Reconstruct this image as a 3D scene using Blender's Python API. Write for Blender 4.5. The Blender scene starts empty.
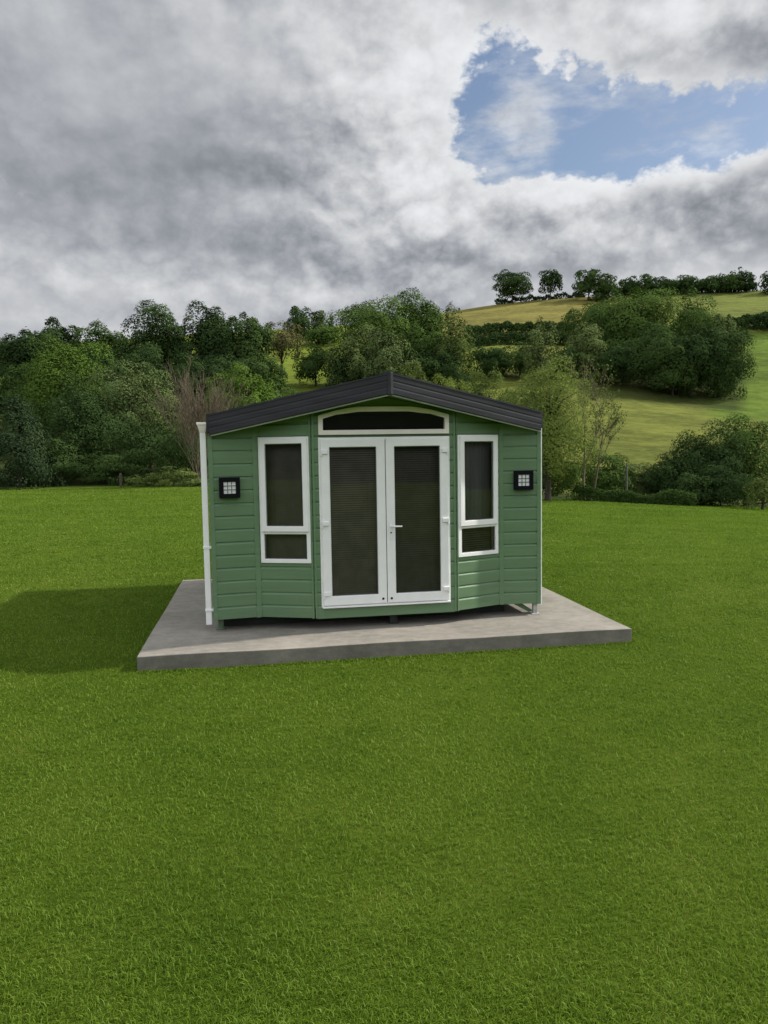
import bpy, bmesh, math, random
import numpy as np
from mathutils import Vector, Matrix

S = bpy.context.scene
COL = S.collection
PI = math.pi
random.seed(7)
RNG = np.random.default_rng(11)

# ------------------------------------------------------------------ camera
F_PX, PITCH, ROLL = 755.6, -0.0784, -0.0164
CAM_Z = 2.136
_F = np.array([0, math.cos(PITCH), math.sin(PITCH)])
_U = np.array([0, -math.sin(PITCH), math.cos(PITCH)])
_R = np.array([1.0, 0, 0])
_R2 = math.cos(ROLL) * _R + math.sin(ROLL) * _U
_U2 = math.cos(ROLL) * _U - math.sin(ROLL) * _R


def ray(px, py):
    d = _F + _R2 * (px - 384) / F_PX - _U2 * (py - 512) / F_PX
    return d / d[1]


def at(px, py, Y):
    d = ray(px, py) * Y
    return np.array([d[0], d[1], d[2] + CAM_Z])


cam_d = bpy.data.cameras.new('camera')
cam = bpy.data.objects.new('camera', cam_d)
COL.objects.link(cam)
S.camera = cam
cam_d.sensor_fit = 'VERTICAL'
cam_d.sensor_height = 24.0
cam_d.lens = F_PX / 1024 * 24.0
cam_d.clip_start = 0.05
cam_d.clip_end = 12000
M = Matrix(((_R2[0], _U2[0], -_F[0], 0), (_R2[1], _U2[1], -_F[1], 0), (_R2[2], _U2[2], -_F[2], CAM_Z), (0, 0, 0, 1)))
cam.matrix_world = M

S.render.engine = 'CYCLES'
S.cycles.max_bounces = 5
S.cycles.diffuse_bounces = 2
S.cycles.glossy_bounces = 3
S.cycles.transmission_bounces = 4
S.cycles.transparent_max_bounces = 8
S.cycles.use_denoising = True
S.cycles.caustics_reflective = False
S.cycles.caustics_refractive = False
S.view_settings.view_transform = 'Standard'
S.view_settings.look = 'None'
S.view_settings.exposure = 0

# ------------------------------------------------------------------ node helpers


class NX:
    """tiny expression helper round shader math nodes"""
    def __init__(self, nt, sock): self.nt, self.s = nt, sock

    def _op(self, op, o=None, o2=None, rev=False):
        n = self.nt.nodes.new('ShaderNodeMath'); n.operation = op
        a, b = (o, self) if rev else (self, o)
        for i, v in enumerate((a, b, o2)):
            if v is None: continue
            if isinstance(v, NX): self.nt.links.new(v.s, n.inputs[i])
            else: n.inputs[i].default_value = v
        return NX(self.nt, n.outputs[0])

    def __add__(s, o): return s._op('ADD', o)
    __radd__ = __add__
    def __mul__(s, o): return s._op('MULTIPLY', o)
    __rmul__ = __mul__
    def __sub__(s, o): return s._op('SUBTRACT', o)
    def __rsub__(s, o): return s._op('SUBTRACT', o, rev=True)
    def __truediv__(s, o): return s._op('DIVIDE', o)
    def pw(s, o): return s._op('POWER', o)
    def mx(s, o): return s._op('MAXIMUM', o)
    def mn(s, o): return s._op('MINIMUM', o)
    def exp(s): return NX(s.nt, s._op('EXPONENT').s)
    def atan2(s, o): return s._op('ARCTAN2', o)
    def asin(s): return s._op('ARCSINE')
    def sin(s): return s._op('SINE')

    def sstep(s, a, b, lo=0.0, hi=1.0):
        n = s.nt.nodes.new('ShaderNodeMapRange'); n.interpolation_type = 'SMOOTHSTEP'
        s.nt.links.new(s.s, n.inputs['Value'])
        n.inputs['From Min'].default_value = a; n.inputs['From Max'].default_value = b
        n.inputs['To Min'].default_value = lo; n.inputs['To Max'].default_value = hi
        return NX(s.nt, n.outputs[0])


def new_mat(name):
    m = bpy.data.materials.new(name); m.use_nodes = True
    nt = m.node_tree; nt.nodes.clear()
    out = nt.nodes.new('ShaderNodeOutputMaterial')
    return m, nt, out


def noise(nt, vec, scale, detail=4, rough=0.55, dist=0.0, out='Fac'):
    n = nt.nodes.new('ShaderNodeTexNoise'); n.inputs['Scale'].default_value = scale
    n.inputs['Detail'].default_value = detail; n.inputs['Roughness'].default_value = rough
    n.inputs['Distortion'].default_value = dist
    if vec is not None: nt.links.new(vec, n.inputs['Vector'])
    return NX(nt, n.outputs[out])


def coords(nt, kind='Object'):
    return nt.nodes.new('ShaderNodeTexCoord').outputs[kind]


def position(nt): return nt.nodes.new('ShaderNodeNewGeometry').outputs['Position']


def mapping(nt, vec, scale=(1, 1, 1), loc=(0, 0, 0), rot=(0, 0, 0)):
    n = nt.nodes.new('ShaderNodeMapping'); nt.links.new(vec, n.inputs['Vector'])
    n.inputs['Scale'].default_value = scale; n.inputs['Location'].default_value = loc; n.inputs['Rotation'].default_value = rot
    return n.outputs[0]


def mixc(nt, fac, a, b, mode='MIX'):
    n = nt.nodes.new('ShaderNodeMix'); n.data_type = 'RGBA'; n.blend_type = mode
    for v, i in ((fac, 0), (a, 6), (b, 7)):
        if isinstance(v, NX): nt.links.new(v.s, n.inputs[i])
        elif hasattr(v, 'node'): nt.links.new(v, n.inputs[i])
        elif i == 0: n.inputs[0].default_value = v
        else: n.inputs[i].default_value = (*v, 1)
    return n.outputs[2]


def ramp(nt, fac, stops):
    n = nt.nodes.new('ShaderNodeValToRGB'); nt.links.new(fac.s, n.inputs[0])
    e = n.color_ramp.elements
    while len(e) < len(stops): e.new(0.5)
    for x, (p, c) in zip(e, stops): x.position = p; x.color = (*c, 1)
    return n.outputs[0]


def principled(nt, out, color, rough=0.5, bump=None, bump_d=0.002, spec=0.5, metallic=0.0):
    b = nt.nodes.new('ShaderNodeBsdfPrincipled')
    if hasattr(color, 'node'): nt.links.new(color, b.inputs['Base Color'])
    else: b.inputs['Base Color'].default_value = (*color, 1)
    if isinstance(rough, NX): nt.links.new(rough.s, b.inputs['Roughness'])
    else: b.inputs['Roughness'].default_value = rough
    b.inputs['Specular IOR Level'].default_value = spec
    b.inputs['Metallic'].default_value = metallic
    if bump is not None:
        bn = nt.nodes.new('ShaderNodeBump'); bn.inputs['Distance'].default_value = bump_d
        bn.inputs['Strength'].default_value = 1.0
        nt.links.new(bump.s, bn.inputs['Height']); nt.links.new(bn.outputs[0], b.inputs['Normal'])
    nt.links.new(b.outputs[0], out.inputs[0])
    return b


def painted(name, c, rough=0.45, var=0.12, dirt=0.0, scale=6.0, bump_d=0.0006, grain=(1, 1, 1), spec=0.4):
    m, nt, out = new_mat(name)
    oc = coords(nt)
    n1 = noise(nt, mapping(nt, oc, grain), scale, 5)
    n2 = noise(nt, mapping(nt, oc, grain), scale * 14, 3)
    f = n1.sstep(0.3, 0.7)
    col = mixc(nt, f, [x * (1 - var) for x in c], [min(1, x * (1 + var)) for x in c])
    if dirt:
        d = noise(nt, oc, 2.3, 6, 0.65).sstep(0.52, 0.75, 0, dirt)
        col = mixc(nt, d, col, (0.12, 0.115, 0.09))
    principled(nt, out, col, n2.sstep(0.2, 0.8, rough - 0.07, rough + 0.1), n2, bump_d, spec)
    return m


MAT = {}
MAT['green'] = painted('green_paint', (0.136, 0.228, 0.122), 0.5, 0.06, 0.05, 5, 0.0012, (0.35, 0.35, 3.2))
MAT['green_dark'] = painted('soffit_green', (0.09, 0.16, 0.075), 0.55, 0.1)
MAT['upvc'] = painted('white_plastic', (0.89, 0.89, 0.885), 0.35, 0.03, 0.05)
MAT['cream'] = painted('cream_plastic', (0.93, 0.85, 0.82), 0.4, 0.04, 0.06)
MAT['fascia'] = painted('dark_roof_metal', (0.026, 0.026, 0.033), 0.55, 0.25, 0.05, 4, 0.0008, (0.4, 0.4, 3), 0.35)
MAT['black'] = painted('black_plastic', (0.005, 0.005, 0.008), 0.7, 0.1, spec=0.12)
MAT['rubber'] = painted('gasket_grey', (0.16, 0.16, 0.16), 0.7, 0.1)
MAT['metal'] = painted('galvanised_steel', (0.42, 0.42, 0.41), 0.5, 0.2, 0.2, 20)
MAT['blind'] = painted('blind_slat', (0.17, 0.155, 0.14), 0.6, 0.15)
MAT['blind_pale'] = painted('pale_blind_slat', (0.27, 0.24, 0.21), 0.6, 0.15)
MAT['curtain'] = painted('grey_curtain', (0.17, 0.17, 0.175), 0.9, 0.25, 0, 3, 0.002, (5, 5, 0.3))
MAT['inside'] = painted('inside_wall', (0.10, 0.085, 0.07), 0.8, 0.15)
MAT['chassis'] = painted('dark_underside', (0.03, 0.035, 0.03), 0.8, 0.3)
MAT['wood_post'] = painted('weathered_post', (0.085, 0.065, 0.05), 0.9, 0.3, 0, 12, 0.003, (2, 2, 0.3))


def mat_glass():
    m, nt, out = new_mat('window_glass')
    tr = nt.nodes.new('ShaderNodeBsdfTransparent'); tr.inputs[0].default_value = (0.86, 0.87, 0.865, 1)
    gl = nt.nodes.new('ShaderNodeBsdfGlossy'); gl.inputs['Roughness'].default_value = 0.004
    fr = nt.nodes.new('ShaderNodeFresnel'); fr.inputs['IOR'].default_value = 1.52
    wob = noise(nt, mapping(nt, coords(nt), (1, 1, 0.6)), 2.2, 2)
    bn = nt.nodes.new('ShaderNodeBump'); bn.inputs['Distance'].default_value = 0.004; bn.inputs['Strength'].default_value = 0.35
    nt.links.new(wob.s, bn.inputs['Height']); nt.links.new(bn.outputs[0], gl.inputs['Normal'])
    mx = nt.nodes.new('ShaderNodeMixShader')
    f2 = (NX(nt, fr.outputs[0]) * 1.6).mn(1.0)
    nt.links.new(f2.s, mx.inputs[0]); nt.links.new(tr.outputs[0], mx.inputs[1]); nt.links.new(gl.outputs[0], mx.inputs[2])
    nt.links.new(mx.outputs[0], out.inputs[0])
    return m


MAT['glass'] = mat_glass()


def mat_diffuser():
    m, nt, out = new_mat('frosted_diffuser')
    principled(nt, out, (0.86, 0.87, 0.88), 0.3)
    return m


MAT['diffuser'] = mat_diffuser()


def mat_concrete():
    m, nt, out = new_mat('concrete')
    oc = coords(nt)
    a = noise(nt, oc, 1.1, 7, 0.62, 0.4); b = noise(nt, oc, 9, 6, 0.7); c = noise(nt, oc, 90, 4, 0.6)
    sp = noise(nt, oc, 160, 2, 0.8)
    f = a * 0.42 + b * 0.26 + c * 0.14 + sp * 0.18
    col = ramp(nt, f, [(0.30, (0.11, 0.102, 0.09)), (0.45, (0.20, 0.186, 0.16)), (0.56, (0.285, 0.262, 0.225)), (0.72, (0.38, 0.355, 0.31))])
    streak = noise(nt, mapping(nt, oc, (0.5, 5, 1)), 4, 4).sstep(0.45, 0.7, 0, 0.25)
    col = mixc(nt, streak, col, (0.36, 0.335, 0.29))
    # darker, mottled sides
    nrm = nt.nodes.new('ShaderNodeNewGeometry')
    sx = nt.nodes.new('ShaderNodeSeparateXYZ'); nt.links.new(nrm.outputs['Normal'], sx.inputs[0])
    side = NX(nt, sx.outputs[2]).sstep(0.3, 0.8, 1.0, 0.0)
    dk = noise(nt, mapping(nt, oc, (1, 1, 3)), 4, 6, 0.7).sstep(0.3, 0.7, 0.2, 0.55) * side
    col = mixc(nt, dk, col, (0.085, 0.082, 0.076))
    h = a * 0.4 + b * 0.4 + c * 0.3
    principled(nt, out, col, 0.9, h, 0.008, 0.2)
    return m


MAT['concrete'] = mat_concrete()

# ------------------------------------------------------------------ mesh helpers


def link(name, me, mat=None, parent=None):
    o = bpy.data.objects.new(name, me); COL.objects.link(o)
    if mat is not None: me.materials.append(mat)
    if parent is not None: o.parent = parent
    return o


def fin(name, bm, mat, parent=None, bevel=0.0, smooth=False):
    bmesh.ops.remove_doubles(bm, verts=bm.verts, dist=1e-5)
    bmesh.ops.recalc_face_normals(bm, faces=bm.faces)
    if bevel:
        ed = [e for e in bm.edges if len(e.link_faces) == 2 and e.calc_face_angle(0) > 0.5]
        bmesh.ops.bevel(bm, geom=ed, offset=bevel, segments=2, affect='EDGES', profile=0.5)
    me = bpy.data.meshes.new(name); bm.to_mesh(me); bm.free()
    if smooth:
        for p in me.polygons: p.use_smooth = True
    return link(name, me, mat, parent)


def tag(o, label, cat, group=None, kind=None):
    if label: o['label'] = label
    if cat: o['category'] = cat
    if group: o['group'] = group
    if kind: o['kind'] = kind
    return o


def empty(name, loc=(0, 0, 0), rz=0.0):
    o = bpy.data.objects.new(name, None); COL.objects.link(o)
    o.location = loc; o.rotation_euler = (0, 0, rz); o.empty_display_size = 0.2
    return o


def loft(bm, A, B, cap=True):
    a = [bm.verts.new(p) for p in A]; b = [bm.verts.new(p) for p in B]
    n = len(a)
    for i in range(n):
        j = (i + 1) % n
        bm.faces.new((a[i], a[j], b[j], b[i]))
    if cap:
        bm.faces.new(a[::-1]); bm.faces.new(b)


def box(bm, x0, x1, y0, y1, z0, z1):
    A = [(x0, y0, z0), (x1, y0, z0), (x1, y1, z0), (x0, y1, z0)]
    loft(bm, A, [(x, y, z1) for x, y, _ in A])


def tube_pts(bm, pts, radii, n=8, cap=True):
    rings = []
    for i, p in enumerate(pts):
        p = Vector(p)
        d = (Vector(pts[min(i + 1, len(pts) - 1)]) - Vector(pts[max(i - 1, 0)])).normalized()
        a = d.orthogonal().normalized() if abs(d.z) > 0.95 else d.cross(Vector((0, 0, 1))).normalized()
        if abs(d.z) > 0.95: a = (Vector((1, 0, 0)) - d * d.x).normalized()
        b = d.cross(a)
        rings.append([bm.verts.new(p + (a * math.cos(2 * PI * k / n) + b * math.sin(2 * PI * k / n)) * radii[i]) for k in range(n)])
    for r0, r1 in zip(rings, rings[1:]):
        for k in range(n):
            bm.faces.new((r0[k], r0[(k + 1) % n], r1[(k + 1) % n], r1[k]))
    if cap:
        bm.faces.new(rings[0][::-1]); bm.faces.new(rings[-1])


# ------------------------------------------------------------------ terrain
PXC = np.array([0, 100, 250, 384, 500, 620, 768.0])
UC = np.array([ray(p, 440)[0] for p in PXC])
ROWS = np.array([64, 72, 90, 130, 160, 190, 220, 250.0])
PYT = np.array([
    [488, 479, 447, 398, 372, 352, 345, 347],
    [486, 476, 442, 392, 362, 345, 338, 340],
    [485, 472, 437, 384, 356, 340, 333, 333],
    [491, 476, 440, 384, 356, 338, 326, 322],
    [499, 483, 448, 390, 360, 333, 313, 301],
    [506, 488, 452, 398, 362, 335, 314, 293],
    [508, 492, 460, 412, 366, 325, 305, 288]], float)


def lawn_z(u, Y):
    s = 0.023 + 0.045 * u + 0.045 * u * u
    near = np.where(Y < 7.4, 0.3 * np.clip(1 - Y / 7.4, 0, 2) ** 1.3, 0)
    bump = 0.115 * np.clip((Y - 8.2) / 4.2, 0, 1) ** 1.0
    far = -s * np.clip(Y - 13.0, 0, None)
    knoll = 0.14 * np.exp(-((u * Y + 5.3) / 1.8) ** 2 - ((Y - 7.6) / 1.7) ** 2)
    return near + bump + far + knoll - 0.022 * np.exp(-((Y - 7.2) / 1.2) ** 2)


UG = np.linspace(UC[0] - 0.25, UC[-1] + 0.25, 90)
YG = np.arange(0, 4002, 1.0)


def build_table():
    T = np.zeros((len(UG), len(YG)))
    colz = []
    for k, (p, u) in enumerate(zip(PXC, UC)):
        ys = [at(p, PYT[k, j], ROWS[j])[2] for j in range(len(ROWS))]
        colz.append(ys)
    colz = np.array(colz)
    for i, u in enumerate(UG):
        zr = [np.interp(u, UC, colz[:, j]) for j in range(len(ROWS))]
        ly = np.arange(0, 57, 1.0)
        lz = lawn_z(u, ly)
        top = max(zr[-1], zr[-2])
        yy = list(ly) + list(ROWS) + [290, 420, 800, 4001]
        zz = list(lz) + zr + [top + 1.5, top - 6, top - 30, top - 40]
        T[i] = np.interp(YG, yy, zz)
    k = np.exp(-0.5 * (np.arange(-12, 13) / 4.5) ** 2); k /= k.sum()
    P = np.pad(T, ((0, 0), (12, 12)), mode='edge')
    Sm = np.stack([np.convolve(r, k, 'valid') for r in P])
    w = np.clip((YG - 40) / 18, 0, 1)
    T = T * (1 - w) + Sm * w
    k2 = np.exp(-0.5 * (np.arange(-6, 7) / 2.6) ** 2); k2 /= k2.sum()
    P = np.pad(T, ((6, 6), (0, 0)), mode='edge')
    T2 = np.stack([np.convolve(P[:, j], k2, 'valid') for j in range(T.shape[1])], 1)
    return T * (1 - w) + T2 * w


TT = build_table()
PH0, PH1 = math.atan(UG[0] + 0.2), math.atan(UG[-1] - 0.2)


def terrain(x, y):
    x = np.asarray(x, float); y = np.asarray(y, float)
    R = np.hypot(x, y); ph = np.arctan2(x, y)
    pc = np.where(ph > PH1, PH1 * (PI - ph) / (PI - PH1), np.where(ph < PH0, PH0 * (-PI - ph) / (-PI - PH0), ph))
    u = np.tan(pc); Y = np.where((ph > PH1), R * math.cos(PH1), np.where(ph < PH0, R * math.cos(PH0), R * np.cos(ph)))
    fi = np.clip((u - UG[0]) / (UG[1] - UG[0]), 0, len(UG) - 1.001); i = fi.astype(int); a = fi - i
    fj = np.clip(Y, 0, 3999.9); j = fj.astype(int); b = fj - j
    return (TT[i, j] * (1 - a) * (1 - b) + TT[i + 1, j] * a * (1 - b) + TT[i, j + 1] * (1 - a) * b + TT[i + 1, j + 1] * a * b)


def mat_ground():
    m, nt, out = new_mat('grassland')
    pos = position(nt)
    sep = nt.nodes.new('ShaderNodeSeparateXYZ'); nt.links.new(pos, sep.inputs[0])
    att = nt.nodes.new('ShaderNodeAttribute'); att.attribute_name = 'region'
    big = noise(nt, pos, 0.22, 5, 0.6); mid = noise(nt, pos, 1.6, 6, 0.65); fine = noise(nt, pos, 22, 5, 0.7); vf = noise(nt, pos, 120, 3, 0.7)
    # mown lawn
    lf = big * 0.35 + mid * 0.3 + fine * 0.35
    lawn = ramp(nt, lf, [(0.34, (0.034, 0.070, 0.005)), (0.47, (0.067, 0.111, 0.009)), (0.56, (0.094, 0.137, 0.014)), (0.68, (0.136, 0.168, 0.028))])
    # grazed hillside: tint comes from the region attribute, texture from noise
    hx = mapping(nt, pos, (0.45, 1.0, 2.2), (0, 0, 0), (0, 0, 0.2))
    h1 = noise(nt, hx, 0.09, 5, 0.6, 0.5); h2 = noise(nt, hx, 0.55, 6, 0.72, 0.4); h3 = noise(nt, hx, 2.2, 4, 0.7)
    hf = h1 * 0.35 + h2 * 0.4 + h3 * 0.25
    v = hf.sstep(0.34, 0.66, 0.42, 1.30)
    vc = nt.nodes.new('ShaderNodeCombineXYZ')
    for k, g in enumerate((1.0, 0.94, 0.9)):
        nt.links.new((v * g + (1 - g)).s, vc.inputs[k])
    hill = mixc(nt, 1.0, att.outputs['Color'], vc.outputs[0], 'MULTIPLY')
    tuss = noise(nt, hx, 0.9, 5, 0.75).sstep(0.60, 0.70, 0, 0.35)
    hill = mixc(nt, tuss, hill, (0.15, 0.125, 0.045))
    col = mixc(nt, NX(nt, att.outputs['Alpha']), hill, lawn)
    hgt = fine * 0.6 + vf * 0.4 + mid * 0.4
    principled(nt, out, col, 0.95, hgt, 0.05, 0.05)
    return m


def build_ground():
    # polar fan of vertices: fine near the camera and over the hillside, coarse to the horizon
    ph = np.concatenate([np.linspace(-PI, -0.75, 40, endpoint=False), np.linspace(-0.75, 0.75, 180, endpoint=False), np.linspace(0.75, PI, 40, endpoint=False)])
    r = np.concatenate([np.linspace(0.4, 20, 50), np.linspace(21, 80, 60), np.linspace(82, 310, 120), np.geomspace(318, 4000, 30)])
    n, k = len(ph), len(r)
    PHI, RR = np.meshgrid(ph, r, indexing='ij')
    X, Y = RR * np.sin(PHI), RR * np.cos(PHI)
    Z = terrain(X, Y)
    slab_c = np.array([0.5, 9.8])
    # gentle unevenness away from the pad
    wob = 0.03 * np.sin(X * 0.31 + 1.2) * np.sin(Y * 0.23) + 0.5 * np.sin(X * 0.061 + 0.4) * np.sin(Y * 0.045 + 1) * np.clip((RR - 70) / 80, 0, 1) * np.clip((330 - RR) / 80, 0, 1)
    w = np.clip((np.hypot(X - slab_c[0], Y - slab_c[1]) - 5) / 6, 0, 1)
    Z = Z + wob * w
    V = np.stack([X, Y, Z], -1).reshape(-1, 3)
    V = np.vstack([V, [[0, 0, float(terrain(0, 0.01))]]])
    idx = np.arange(n * k).reshape(n, k)
    a = idx; b = np.roll(idx, -1, 0)
    q = np.stack([a[:, :-1], b[:, :-1], b[:, 1:], a[:, 1:]], -1).reshape(-1, 4)
    tri = np.stack([np.full(n, n * k), np.roll(idx[:, 0], -1), idx[:, 0]], -1)
    me = bpy.data.meshes.new('ground')
    me.from_pydata(V.tolist(), [], q[:, ::-1].tolist() + tri[:, ::-1].tolist())
    for p in me.polygons: p.use_smooth = True
    # region tint
    x, y = V[:, 0], V[:, 1]
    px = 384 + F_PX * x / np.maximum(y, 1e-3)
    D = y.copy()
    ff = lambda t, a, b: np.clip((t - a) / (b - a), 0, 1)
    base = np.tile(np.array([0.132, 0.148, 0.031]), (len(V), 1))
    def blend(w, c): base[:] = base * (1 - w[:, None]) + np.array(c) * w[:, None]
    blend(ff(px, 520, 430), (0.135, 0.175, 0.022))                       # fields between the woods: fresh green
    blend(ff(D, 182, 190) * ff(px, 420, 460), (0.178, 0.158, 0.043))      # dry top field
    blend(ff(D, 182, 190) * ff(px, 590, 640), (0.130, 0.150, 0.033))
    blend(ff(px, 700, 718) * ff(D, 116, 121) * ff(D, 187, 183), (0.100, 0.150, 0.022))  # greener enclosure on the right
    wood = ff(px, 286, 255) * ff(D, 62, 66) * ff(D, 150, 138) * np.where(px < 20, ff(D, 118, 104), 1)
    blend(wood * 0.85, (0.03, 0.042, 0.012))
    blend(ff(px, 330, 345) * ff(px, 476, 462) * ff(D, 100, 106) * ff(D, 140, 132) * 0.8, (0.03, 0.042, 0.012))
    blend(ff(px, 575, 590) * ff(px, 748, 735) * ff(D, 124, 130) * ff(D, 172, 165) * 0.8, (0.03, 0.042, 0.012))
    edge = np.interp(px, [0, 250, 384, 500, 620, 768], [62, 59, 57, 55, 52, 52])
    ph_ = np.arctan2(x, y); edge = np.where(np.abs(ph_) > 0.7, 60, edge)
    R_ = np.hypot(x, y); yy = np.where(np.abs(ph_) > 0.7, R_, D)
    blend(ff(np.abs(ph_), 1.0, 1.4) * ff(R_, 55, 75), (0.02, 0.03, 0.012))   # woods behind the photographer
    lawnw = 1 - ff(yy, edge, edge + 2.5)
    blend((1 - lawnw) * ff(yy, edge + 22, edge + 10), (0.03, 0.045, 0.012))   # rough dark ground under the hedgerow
    col = np.concatenate([base, lawnw[:, None]], 1).astype(np.float32)
    ca = me.color_attributes.new('region', 'FLOAT_COLOR', 'POINT')
    ca.data.foreach_set('color', col.ravel())
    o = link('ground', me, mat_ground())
    o['kind'] = 'structure'
    return o


build_ground()

# ------------------------------------------------------------------ hut placement
HX, HY, TH = 0.0164, 8.5623, 0.1692
SLAB_T = 0.147
SX, SY, SPH, SW, SD = -2.4872, 7.3939, 0.1640, 5.2872, 4.68


def build_slab():
    root = empty('concrete_base', (SX, SY, 0), SPH)
    # grid top with slightly worn edges
    bm = bmesh.new()
    box(bm, 0, SW, 0, SD, -0.35, SLAB_T)
    bmesh.ops.subdivide_edges(bm, edges=[e for e in bm.edges if (e.verts[0].co - e.verts[1].co).length > 3], cuts=40, use_grid_fill=True)
    for v in bm.verts:
        if v.co.z > 0.1:
            v.co.z += 0.004 * math.sin(v.co.x * 3.1 + v.co.y * 1.7)
            if v.co.y < 0.01: v.co.y += random.uniform(-0.004, 0.004)
    o = fin('slab', bm, MAT['concrete'], root, bevel=0.008)
    tag(root, 'long grey concrete base slab under the green cabin, set in the lawn', 'concrete base')


build_slab()

# ---- grass blades (stuff)


def mat_blades():
    m, nt, out = new_mat('grass_blades')
    pos = position(nt)
    att = nt.nodes.new('ShaderNodeAttribute'); att.attribute_name = 'shade'
    sh = NX(nt, att.outputs['Fac'])
    big = noise(nt, pos, 0.30, 5, 0.6); mid = noise(nt, pos, 1.5, 5, 0.65)
    f = big * 0.42 + mid * 0.30 + sh * 0.28
    col = ramp(nt, f, [(0.27, (0.028, 0.072, 0.005)), (0.42, (0.078, 0.168, 0.009)), (0.55, (0.144, 0.254, 0.020)), (0.66, (0.240, 0.310, 0.054)), (0.77, (0.40, 0.38, 0.16))])
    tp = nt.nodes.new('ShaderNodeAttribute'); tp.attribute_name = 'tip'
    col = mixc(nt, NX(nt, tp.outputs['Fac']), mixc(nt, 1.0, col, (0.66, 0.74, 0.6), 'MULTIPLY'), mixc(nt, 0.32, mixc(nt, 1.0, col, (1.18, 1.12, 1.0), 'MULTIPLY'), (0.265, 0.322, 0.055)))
    d = nt.nodes.new('ShaderNodeBsdfDiffuse'); t = nt.nodes.new('ShaderNodeBsdfTranslucent')
    nt.links.new(col, d.inputs[0]); nt.links.new(col, t.inputs[0])
    g = nt.nodes.new('ShaderNodeBsdfGlossy'); g.inputs['Roughness'].default_value = 0.45; g.inputs[0].default_value = (0.5, 0.5, 0.45, 1)
    mx = nt.nodes.new('ShaderNodeMixShader'); mx.inputs[0].default_value = 0.4
    nt.links.new(d.outputs[0], mx.inputs[1]); nt.links.new(t.outputs[0], mx.inputs[2])
    m2 = nt.nodes.new('ShaderNodeMixShader'); m2.inputs[0].default_value = 0.015
    nt.links.new(mx.outputs[0], m2.inputs[1]); nt.links.new(g.outputs[0], m2.inputs[2])
    nt.links.new(m2.outputs[0], out.inputs[0])
    return m


def build_grass():
    rng = np.random.default_rng(5)
    N = 800000
    # density falls with distance so that the lawn is equally dense to the eye
    u = rng.uniform(-1, 1, N)
    a, b = 1.9, 60.0
    t = rng.random(N)
    Y = a * (b / a) ** (t ** 1.2)
    x = u * (0.58 * Y + 1.9); y = Y
    c, s = math.cos(SPH), math.sin(SPH)
    lx = c * (x - SX) + s * (y - SY); ly = -s * (x - SX) + c * (y - SY)
    keep = ~((lx > -0.012) & (lx < SW + 0.012) & (ly > -0.012) & (ly < SD + 0.012))
    x, y, lx, ly = x[keep], y[keep], lx[keep], ly[keep]
    n = len(x)
    # a fringe of longer blades against the slab
    m = 9000
    side = rng.integers(0, 3, m)
    e = rng.random(m); off = np.abs(rng.normal(0, 0.03, m)) + 0.012
    flx = np.where(side == 0, e * SW, np.where(side == 1, -off, SW + off)); fly = np.where(side == 0, -off, e * SD)
    x = np.concatenate([x, SX + c * flx - s * fly]); y = np.concatenate([y, SY + s * flx + c * fly])
    fr = np.concatenate([np.zeros(n, bool), np.ones(m, bool)]); n = len(x)
    z = terrain(x, y) - 0.004
    slab_c = np.array([0.5, 9.8]); R = np.hypot(x, y)
    wob = 0.03 * np.sin(x * 0.31 + 1.2) * np.sin(y * 0.23)
    z = z + wob * np.clip((np.hypot(x - slab_c[0], y - slab_c[1]) - 5) / 6, 0, 1)
    w = np.maximum(0.0036, y * 0.00108) * rng.uniform(0.7, 1.3, n)
    clump = 0.5 + 0.5 * np.sin(x * 7.3 + 2 * np.sin(y * 5.1)) * np.sin(y * 6.7 + 2 * np.sin(x * 4.3))
    h = (0.017 + 0.010 * clump) * rng.uniform(0.5, 1.6, n) + 0.0006 * y
    h = np.where(fr, h * 0.9, h)
    th = rng.uniform(0, 2 * PI, n); lean = rng.uniform(0.2, 1.25, n); la = rng.uniform(0, 2 * PI, n)
    dx, dy = np.cos(th) * w / 2, np.sin(th) * w / 2
    ox, oy = np.cos(la) * lean * h, np.sin(la) * lean * h
    V = np.empty((n, 5, 3), np.float32)
    V[:, 0] = np.stack([x - dx, y - dy, z], -1); V[:, 1] = np.stack([x + dx, y + dy, z], -1)
    V[:, 2] = np.stack([x + dx * .8 + ox * .35, y + dy * .8 + oy * .35, z + h * .6], -1)
    V[:, 3] = np.stack([x - dx * .8 + ox * .35, y - dy * .8 + oy * .35, z + h * .6], -1)
    V[:, 4] = np.stack([x + ox, y + oy, z + h * (1 - 0.3 * lean)], -1)
    base = (np.arange(n) * 5)[:, None]
    loops = np.concatenate([base + np.array([0, 1, 2, 3]), base + np.array([3, 2, 4])], 1).ravel().astype(np.int32)
    starts = (np.arange(n)[:, None] * 7 + np.array([0, 4])).ravel().astype(np.int32)
    me = bpy.data.meshes.new('lawn_grass')
    me.vertices.add(n * 5); me.vertices.foreach_set('co', V.ravel())
    me.loops.add(n * 7); me.loops.foreach_set('vertex_index', loops)
    me.polygons.add(n * 2); me.polygons.foreach_set('loop_start', starts)
    me.update(calc_edges=True)
    sh = np.repeat(np.clip(rng.normal(0.5, 0.2, n), 0, 1), 5).astype(np.float32)
    a_ = me.attributes.new('shade', 'FLOAT', 'POINT'); a_.data.foreach_set('value', sh)
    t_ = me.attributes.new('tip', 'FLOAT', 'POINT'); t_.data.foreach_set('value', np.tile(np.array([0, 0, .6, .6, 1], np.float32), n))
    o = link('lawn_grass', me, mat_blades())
    tag(o, 'short mown green grass blades covering the lawn around the cabin', 'grass', kind='stuff')


build_grass()

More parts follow.
